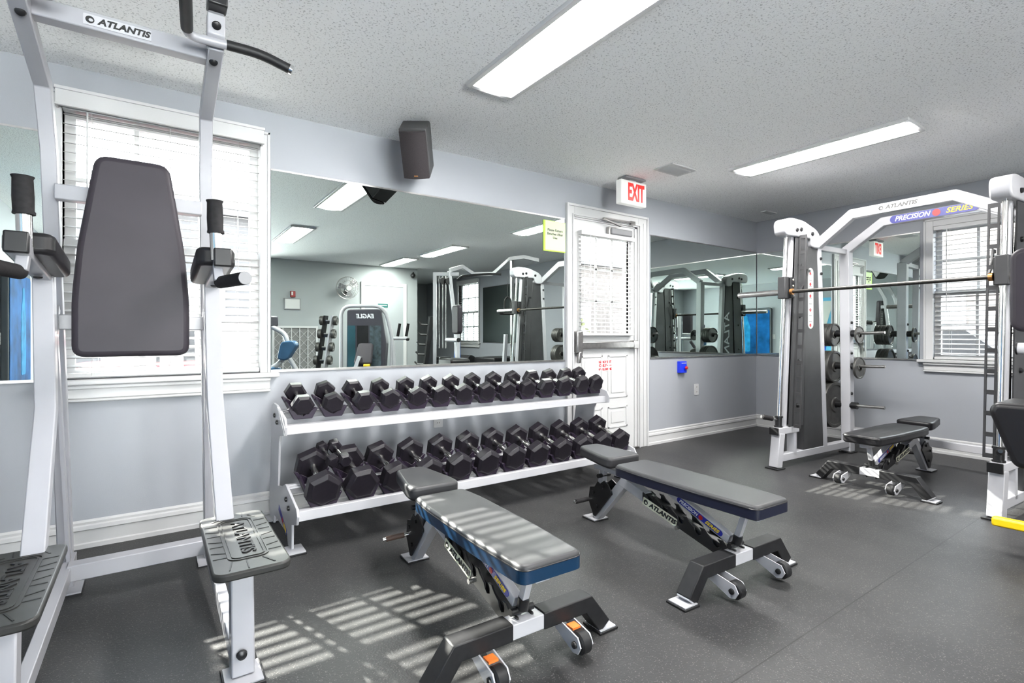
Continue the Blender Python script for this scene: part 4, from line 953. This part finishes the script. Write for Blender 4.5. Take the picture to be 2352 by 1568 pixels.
# ------------------------------------------------------------------ things behind the camera that the mirrors show
grey_door = mat('grey_door', (.30, .32, .33), .5, noise=(2, .03))
r = thing('door_2', 'x', 'x', (3.30, YF, 0)); del r['label']; del r['category']; r['kind'] = 'structure'
obj('door_leaf', MB().box((3.345, YF, .01), (4.135, YF + .02, 2.05)), grey_door, r, True)
mb = MB().box((3.275, YF, 0), (3.345, YF + .03, 2.12)).box((4.135, YF, 0), (4.205, YF + .03, 2.12)).box((3.345, YF, 2.05), (4.135, YF + .03, 2.12))
obj('door_casing', mb, white2, r, True, bevel=.004)
k_ = obj('door_lever', MB().cyl((3.42, YF + .02, .98), (3.42, YF + .07, .98), .025, 16).bar((3.42, YF + .065, .98), (3.53, YF + .065, .98), .02, .012, (0, 0, 1)), steel, r, True)
r = thing('door_sign', 'small dark green sign on the grey door in the long mirror', 'sign', (3.71, YF + .02, 1.67))
obj('plate', MB().box((3.61, YF + .021, 1.635), (3.81, YF + .027, 1.705)), mat('dark_green', (.01, .10, .09), .4, noise=(5, .05)), r, True)
obj('print', MB().box((3.65, YF + .0272, 1.667), (3.79, YF + .028, 1.677)), paper, r, True)
r = thing('wall_fan', 'round wall fan with grey cage seen in the long mirror', 'fan', (2.967, YF, 1.9))
fc = V((2.967, YF + .20, 1.964)); fd = V((0, .95, -.15)).normalized()
mb = MB()
for rr, dd in ((.205, 0), (.205, -.05), (.14, .035), (.07, .05)):
    u = fd.orthogonal().normalized(); e = fd.cross(u)
    mb.tube([fc + fd * dd + (u * math.cos(2 * PI * k / 28) + e * math.sin(2 * PI * k / 28)) * rr for k in range(29)], .004, 5)
u = fd.orthogonal().normalized(); e = fd.cross(u)
for k in range(28):
    q = u * math.cos(2 * PI * k / 28) + e * math.sin(2 * PI * k / 28); mb.tube([fc + fd * .055 + q * .03, fc + fd * .045 + q * .14, fc + q * .205, fc - fd * .05 + q * .205, fc - fd * .08 + q * .10], .0016, 4)
obj('cage', mb, steel, r, True)
mb = MB()
for k in range(3):
    a = 2 * PI * k / 3; q = u * math.cos(a) + e * math.sin(a); t = fd.cross(q)
    mb.prism(rpoly([(.03, -.03), (.17, -.07), (.18, .05), (.03, .03)], .03), fc, q, t * .95 + fd * .3, .004)
obj('blade', mb, greyplastic, r, True)
obj('hub', MB().cyl(fc + fd * .045, fc + fd * .06, .045, 20), paper, r, True)
obj('motor', MB().cyl(fc - fd * .12, fc - fd * .03, .05, 16).bar(fc - fd * .1, (2.967, YF, 1.85), .05, .05), blackm, r, True)
r = thing('notice_frame', 'framed notice on the far wall, under the red alarm in the long mirror', 'frame', (2.04, YF, 1.55))
obj('frame', MB().box((1.90, YF, 1.545), (2.175, YF + .018, 1.745)), greyplastic, r, True)
obj('sheet', MB().box((1.915, YF + .0182, 1.56), (2.16, YF + .020, 1.73)), paper, r, True)
r = thing('fire_alarm', 'small dark red fire alarm on the far wall in the long mirror', 'alarm', (2.04, YF, 1.77))
obj('body', MB().box((2.0, YF, 1.765), (2.085, YF + .04, 1.875)), mat('alarm_red', (.30, .03, .03), .4, noise=(5, .05)), r, True, bevel=.006)
obj('strobe', MB().box((2.015, YF + .04, 1.80), (2.04, YF + .05, 1.86)), paper, r, True)
r = thing('dome_camera', 'black dome camera under the ceiling in the long mirror', 'camera', (4.31, YF + .1, 2.30))
obj('dome', MB().ball((4.31, YF + .10, 2.29), .05), blackm, r, True)
obj('arm', MB().cyl((4.31, YF + .10, 2.30), (4.36, YF, 2.37), .014, 10), blackm, r, True)
# lattice screen
r = thing('lattice_screen', 'grey diamond lattice screen with white frame in the long mirror', 'screen', (2.1, YF + .03, 0))
mb = MB()
for a, b, c, d in ((1.70, 1.735, .05, 1.25), (2.435, 2.47, .05, 1.25), (1.735, 2.435, 1.215, 1.25), (1.735, 2.435, .05, .085)): mb.box((a, YF + .015, c), (b, YF + .045, d))
for k in range(1, 5): x_ = 1.735 + .70 * k / 5; mb.box((x_ - .007, YF + .02, .085), (x_ + .007, YF + .044, 1.215))
obj('frame', mb, white2, r, True)
mb = MB()
for c in range(5):
    xa = 1.735 + .14 * c; xb = xa + .14
    for j in range(7):
        z_ = .10 + .155 * j; mb.bar((xa, YF + .036, z_), (xb, YF + .036, z_ + .15), .004, .005, (0, 1, 0)); mb.bar((xa, YF + .036, z_ + .15), (xb, YF + .036, z_), .004, .005, (0, 1, 0))
obj('lattice', mb, white2, r, True)
obj('infill', MB().box((1.735, YF + .012, .085), (2.435, YF + .03, 1.215)), mat('screen_grey', (.19, .19, .185), .6, noise=(5, .05)), r, True)
# upright rack with round dumbbells
r = thing('upright_rack', 'slanted white upright rack holding round dumbbells in the long mirror', 'rack', (2.38, -2.2, 0))
for s in (-1, 1):
    o_ = V((.05, .035, 0)) * s
    obj('upright', MB().sweep([V((2.30, -2.33, .02)) + o_, V((2.47, -2.20, 1.42)) + o_], .03, .09, (.6, .8, 0)), white if s > 0 else blackm, r, True)
obj('base', MB().box((2.15, -2.5, 0), (2.50, -2.05, .03)), blackm, r, True)
for k in range(5):
    z_ = .40 + .225 * k; c = V((2.30, -2.33, 0)).lerp(V((2.47, -2.20, 0)), z_ / 1.42); c.z = z_
    obj('cradle', MB().bar(c - V((.08, .06, 0)), c + V((.08, .06, 0)), .05, .02, (0, 0, 1)), blackm, r, True)
rd = None
for k in range(5):
    z_ = .40 + .225 * k + .035; c = V((2.30, -2.33, 0)).lerp(V((2.47, -2.20, 0)), z_ / 1.42); ax_ = V((.83, .55, 0)).normalized()
    if rd is None:
        rd = thing('round_dumbbell', 'x', 'dumbbell', (c.x, c.y, z_), 0)
        for s in (-1, 1):
            hd = obj('head', MB().lathe([(.03, -.03), (.075, -.03), (.08, -.02), (.08, .02), (.075, .03), (.055, .03), (.05, .02), (.03, .02), (.025, .03)], ax_ * s * .115, ax_ * s, 28), ironm, rd)
        obj('handle', MB().cyl(-ax_ * .12, ax_ * .12, .014, 12), steel, rd)
        o_ = rd
    else: o_ = copy_tree(rd)
    o_.location = (c.x, c.y, z_); w_ = ['lowest', 'second from the bottom', 'middle', 'second from the top', 'topmost'][k]
    tag(o_, 'round black dumbbell on the slanted upright rack in the mirror, %s' % w_, 'dumbbell', 'round dumbbells on the upright rack')
# selectorized machine
shroud = mat('machine_shroud', (.045, .043, .055), .4, noise=(6, .08))
eg = thing('weight_machine', 'weight machine with white tube arch and dark lettered shroud in the long mirror', 'exercise machine', (2.45, -.38, 0))
def E_(name, mb, m, parent=eg, **k): return obj(name, mb, m, parent, True, **k)
A = V((2.178, -.55, 0)); Bq = V((2.694, -.191, 0)); dv = (Bq - A).normalized(); nv = V((-dv.y, dv.x, 0))   # nv faces the mirror
def PP(t, z, d=0): q = A + dv * t + nv * d; return V((q.x, q.y, z))
L_ = (Bq - A).length
E_('arch', MB().tube([PP(0, .04), PP(0, 1.50), PP(L_ - .02, 1.50), PP(L_ + .10, 1.04), PP(L_ + .15, .04)], .026, 14, smooth=.16), white)
E_('shroud', MB().prism(rpoly([(.09, .05), (L_ - .04, .05), (L_ + .02, 1.0), (L_ - .05, 1.45), (.10, 1.45)], .05), A - nv * .02, dv, (0, 0, 1), .16), shroud, bevel=.01)
E_('stack_window', MB().prism([(.24, .30), (.40, .30), (.40, 1.22), (.24, 1.22)], A + nv * .062, dv, (0, 0, 1), .003), blackm)
E_('placard', MB().prism([(.42, .35), (.58, .35), (.58, 1.22), (.42, 1.22)], A + nv * .062, dv, (0, 0, 1), .003), mat('placard_teal', (.05, .07, .08), .4, noise=(18, .6)), None or eg)
E_('side_panel', MB().prism([(.11, .30), (.22, .30), (.22, 1.22), (.11, 1.22)], A + nv * .062, dv, (0, 0, 1), .003), mat('teal_panel', (.02, .07, .09), .3, noise=(3, .3)), eg)
text('lettering', 'EAGLE', .085, PP(.36, 1.35, .0625), -dv, (0, 0, 1), silveri, eg, True, shear=.15, bold=.003)
hb = E_('handle_arm', MB().cyl(PP(L_ + .09, 1.04), PP(L_ + .31, 1.04), .022, 14), white)
for t in (.17, .29):
    E_('hand_grip', MB().cyl(PP(L_ + t, 1.07), PP(L_ + t + .03, 1.25), .020, 14), foam, hb)
E_('grip_end', MB().ball(PP(L_ + .31, 1.03), .027), blackm, hb)
E_('leg', MB().tube([PP(L_ + .09, 1.0), PP(L_ + .06, .04)], .022, 12), white)
E_('seat_pad', MB().prism(rpoly([(-.12, -.10), (.12, -.10), (.10, .22), (-.10, .22)], .04), PP(.42, .78, .35), dv, V((0, 0, .8)) - nv * .5, .06), vinyl, bevel=.015)
E_('seat_frame', MB().sweep([PP(.20, .05, .5), PP(.30, .55, .45), PP(.38, .80, .40)], .045, .045, tuple(nv)).sweep([PP(.30, .58, .45), PP(.65, .45, .45), PP(.72, .05, .45)], .045, .045, tuple(nv)), white)
E_('adjust_lever', MB().cyl(PP(.44, .68, .42), PP(.52, .68, .42), .022, 12), yellow)
# recumbent bike
bk = thing('exercise_bike', 'white framed exercise bike with blue-grey seat at the left of the mirror picture', 'exercise bike', (1.5, -.45, 0))
def K(name, mb, m, parent=bk, **k): return obj(name, mb, m, parent, True, **k)
K('frame', MB().tube([(1.28, -.60, 1.20), (1.44, -.50, 1.10), (1.46, -.48, .90), (1.38, -.52, .72), (1.20, -.60, .60)], .032, 12, smooth=.1).tube([(1.60, -.33, .05), (1.56, -.37, .60), (1.47, -.42, .78)], .028, 12, smooth=.06).tube([(1.56, -.37, .62), (1.35, -.55, .52), (1.1, -.7, .50)], .026, 12, smooth=.06), white)
K('seat_pad', MB().prism(rpoly([(-.11, -.13), (.02, -.15), (.15, .06), (.10, .12), (-.06, .10)], .05), (1.44, -.45, .90), (.82, .57, 0), (0, 0, 1), .12), mat('bike_blue', (.05, .12, .22), .35, noise=(4, .2)), bevel=.02, seg=3)
K('console', MB().box((1.22, -.66, 1.20), (1.36, -.56, 1.34)), shroud, bevel=.02)
K('housing', MB().cyl((1.25, -.62, .45), (1.31, -.52, .45), .22, 24), mat('bike_blue', (.05, .12, .22)), bevel=.01)
K('base', MB().box((1.0, -.85, 0), (1.65, -.25, .04)), blackm)
# accessory tree
tr_ = thing('accessory_tree', 'black accessory tree with forked pegs in the long mirror', 'rack', (3.63, -.87, 0))
obj('pole', MB().sweep([(3.58, -.91, .02), (3.71, -.83, 1.39)], .07, .06), blackm, tr_, True)
obj('base', MB().box((3.40, -1.1, 0), (3.80, -.65, .03)), blackm, tr_, True)
for k in range(6):
    z_ = .45 + .16 * k; c = V((3.58, -.91, 0)).lerp(V((3.71, -.83, 0)), z_ / 1.39)
    obj('peg', MB().tube([(c.x, c.y, z_), (c.x - .12, c.y - .08, z_ + .005), (c.x - .15, c.y - .10, z_ + .05)], .014, 8), blackm, tr_, True)
# dark mats and step boards beyond
r = thing('ab_bench', 'dark upholstered bench far back in the long mirror, under the reflected window', 'bench', (5.1, -1.9, 0))
obj('pad', MB().prism(rpoly([(-.25, .45), (.05, .72), (.22, .66), (.28, .45)], .05), (4.9, -1.9, 0), (.9, -.4, 0), (0, 0, 1), .3), vinylk, r, True, bevel=.02)
obj('frame', MB().box((4.75, -2.05, 0), (5.05, -1.75, .45)), blackm, r, True)
r = thing('stacked_mat', 'pile of dark exercise mats far back in the long mirror', 'mat', (5.35, -1.3, 0))
obj('mat', MB().box((5.0, -1.65, 0), (5.75, -.95, .68)), vinylk, r, True, bevel=.03)
# blue vending machine and blue picture on the left wall
vm = thing('vending_machine', 'dark and blue vending machine seen small in the mirror at the left edge', 'vending machine', (XL + .05, -.98, 0))
vb = mat('vending_blue', (.01, .10, .30), .8, spec=.05, noise=(2.5, .6)); vg = mat('vending_grey', (.12, .13, .14), .8, spec=.05, noise=(4, .1))
obj('cabinet', MB().prism(rpoly([(-.57, 0), (.57, 0), (.57, 1.78), (-.57, 1.78)], .06), (XL + .03, -.86, .02), (0, 1, 0), (0, 0, 1), .06), vg, vm, True, bevel=.01)
obj('front_panel', MB().prism(rrect(1.06, 1.66, .05), (XL + .063, -.86, .91), (0, 1, 0), (0, 0, 1), .006), vb, vm, True)
obj('bottle_picture', MB().prism(rpoly([(-.12, -.5), (.12, -.5), (.13, .15), (.05, .35), (.05, .46), (-.05, .46), (-.05, .35), (-.13, .15)], .05), (XL + .067, -.98, 1.15), (0, 1, 0), (0, 0, 1), .003), mat('bottle_blue', (.02, .22, .45), .8, spec=.05, noise=(6, .3)), vm, True)
bb = thing('wall_banner', 'blue and white banner on the left wall, seen only in the corner mirrors', 'banner', (XL, .45, .4))
obj('cloth', MB().box((XL + .002, .02, .25), (XL + .012, 1.30, 1.98)), mat('banner_cyan', (.10, .42, .70), .5, noise=(2, .5)), bb, True)
obj('figure', MB().prism(rpoly([(-.14, 0), (.16, 0), (.20, .75), (.12, 1.05), (.08, 1.35), (-.08, 1.35), (-.12, 1.05), (-.22, .70)], .07), (XL + .014, .27, .3), (0, 1, 0), (0, 0, 1), .003), mat('banner_blue', (.0, .08, .55), .5, noise=(3, .3)), bb, True)
obj('figure', MB().prism(rpoly([(-.1, 0), (.35, 0), (.42, .6), (.1, .9), (-.15, .6)], .07), (XL + .014, .60, .3), (0, 1, 0), (0, 0, 1), .003), mat('banner_blue', (.0, .08, .55)), bb, True)
obj('stripe', MB().prism([(-.05, 0), (.12, 0), (.55, 1.6), (.25, 1.6)], (XL + .0145, .62, .3), (0, 1, 0), (0, 0, 1), .002).prism([(0, 0), (.3, 0), (.3, .12), (0, .12)], (XL + .0145, .85, .55), (0, 1, 0), (0, 0, 1), .002), paper, bb, True)
outlet('white wall outlet on the left wall, seen at the left edge of the mirror', -.25, 1.05, 'left')

# ------------------------------------------------------------------ outside
asphalt = mat('asphalt', (.06, .06, .06), .8, noise=(2, .2), bump=(60, .3, .01))
struct('ground_back', MB().box((-14, YW + T, -.25), (16, 22, -.15)), asphalt)
struct('ground_right', MB().box((XW + T, -14, -.25), (22, YW + T, -.15)), asphalt)
siding = mat('siding', (.04, .04, .042), .7, noise=(3, .15)); brickp = mat('pale_brick', (.12, .105, .095), .8, noise=(14, .5)); brick = mat('brick', (.06, .052, .048), .8, noise=(9, .4))
def house(name, label, a, b, m, roofz, wins):
    r = thing(name, label, 'building', (a[0], a[1], -.15))
    obj('wall', MB().box((a[0], a[1], -.15), (b[0], b[1], roofz)), m, r, True)
    obj('roof', MB().box((a[0] - .2, a[1] - .2, roofz), (b[0] + .2, b[1] + .2, roofz + .15)), darkm, r, True)
    for w in wins: obj('window', MB().box(*w), greyplastic, r, True)
    return r
house('house', 'grey house outside, seen through the back window blind', (-7, 11, 0), (3.5, 14, 0), siding, 3.3, [((-1.6, 10.96, .9), (-.8, 11, 2.0)), ((.3, 10.96, .9), (1.1, 11, 2.0)), ((1.9, 10.96, .9), (2.7, 11, 2.0))])
house('house', 'brick house outside, seen through the blind of the exit door', (4.6, 11, 0), (15, 14, 0), brick, 3.1, [((9.5, 10.96, .9), (10.4, 11, 2.0)), ((12, 10.96, .9), (12.9, 11, 2.0))])
house('house', 'brick house outside, seen through the right window blind', (13, -4, 0), (16, 8, 0), brickp, 3.6, [((12.96, 1.0, .8), (13, 2.0, 2.0)), ((12.96, 3.2, .8), (13, 4.2, 2.0)), ((12.96, -1.5, .8), (13, -.5, 2.0))])
def car(label, x_, y_, rz, m):
    r = thing('car', label, 'car', (x_, y_, -.15), rz)
    side = rpoly([(-2.1, .28), (-2.15, .7), (-1.7, .88), (-1.1, .92), (-.6, 1.38), (.8, 1.40), (1.45, .98), (2.05, .88), (2.15, .35)], .14)
    obj('body', MB().prism(side, (0, 0, 0), (1, 0, 0), (0, 0, 1), 1.7), m, r, bevel=.06, seg=3)
    obj('glass', MB().prism(rpoly([(-1.0, .93), (-.55, 1.32), (.75, 1.34), (1.3, .98)], .05), (0, 0, 0), (1, 0, 0), (0, 0, 1), 1.72), blackm, r)
    for a in (-1.35, 1.35):
        for b in (-.8, .8):
            w = obj('wheel', MB().lathe([(.12, -.1), (.30, -.1), (.33, -.07), (.33, .07), (.30, .1), (.12, .1)], (a, b, .33), (0, 1, 0), 28), rubber, r)
            obj('hubcap', MB().lathe([(.18, -.105), (.20, -.1), (.20, .1), (.18, .105)], (a, b, .33), (0, 1, 0), 20), steel, w)
car('dark red car parked outside the back window', .9, 8.0, .05, mat('car_red', (.14, .012, .015), .3, coat=.5))
car('silver grey car parked outside the right window', 10.3, 3.0, PI / 2 + .1, mat('car_grey', (.18, .18, .19), .3, coat=.5))
rs = random.Random(3)
def shrub(label, x_, y_, R0, h):
    r = thing('shrub', label, 'shrub', (x_, y_, -.15)); mb = MB()
    for i in range(420):
        a = rs.uniform(0, 2 * PI); t = rs.uniform(-1, 1); rr = (1 - t * t) ** .5 * rs.uniform(.7, 1)
        p = V((x_ + R0 * rr * math.cos(a), y_ + R0 * rr * math.sin(a), -.15 + h / 2 + h / 2 * t))
        n_ = V((rs.uniform(-1, 1), rs.uniform(-1, 1), rs.uniform(-.3, 1))).normalized(); u = n_.orthogonal().normalized(); e = n_.cross(u); s = rs.uniform(.04, .07)
        mb.add([p + u * s, p + e * s * .5, p - u * s, p - e * s * .5], [(0, 1, 2, 3)])
    obj('foliage', mb, mat('foliage', (.07, .08, .02), .6, noise=(5, .4)), r, True)
    obj('stem', MB().tube([(x_, y_, -.15), (x_, y_, -.15 + h * .6)], .03, 8), brick, r, True)
shrub('olive green shrub outside the exit door', 4.9, 5.6, .45, 1.5)
shrub('olive green shrub outside, right of the exit door', 5.9, 6.6, .55, 1.2)
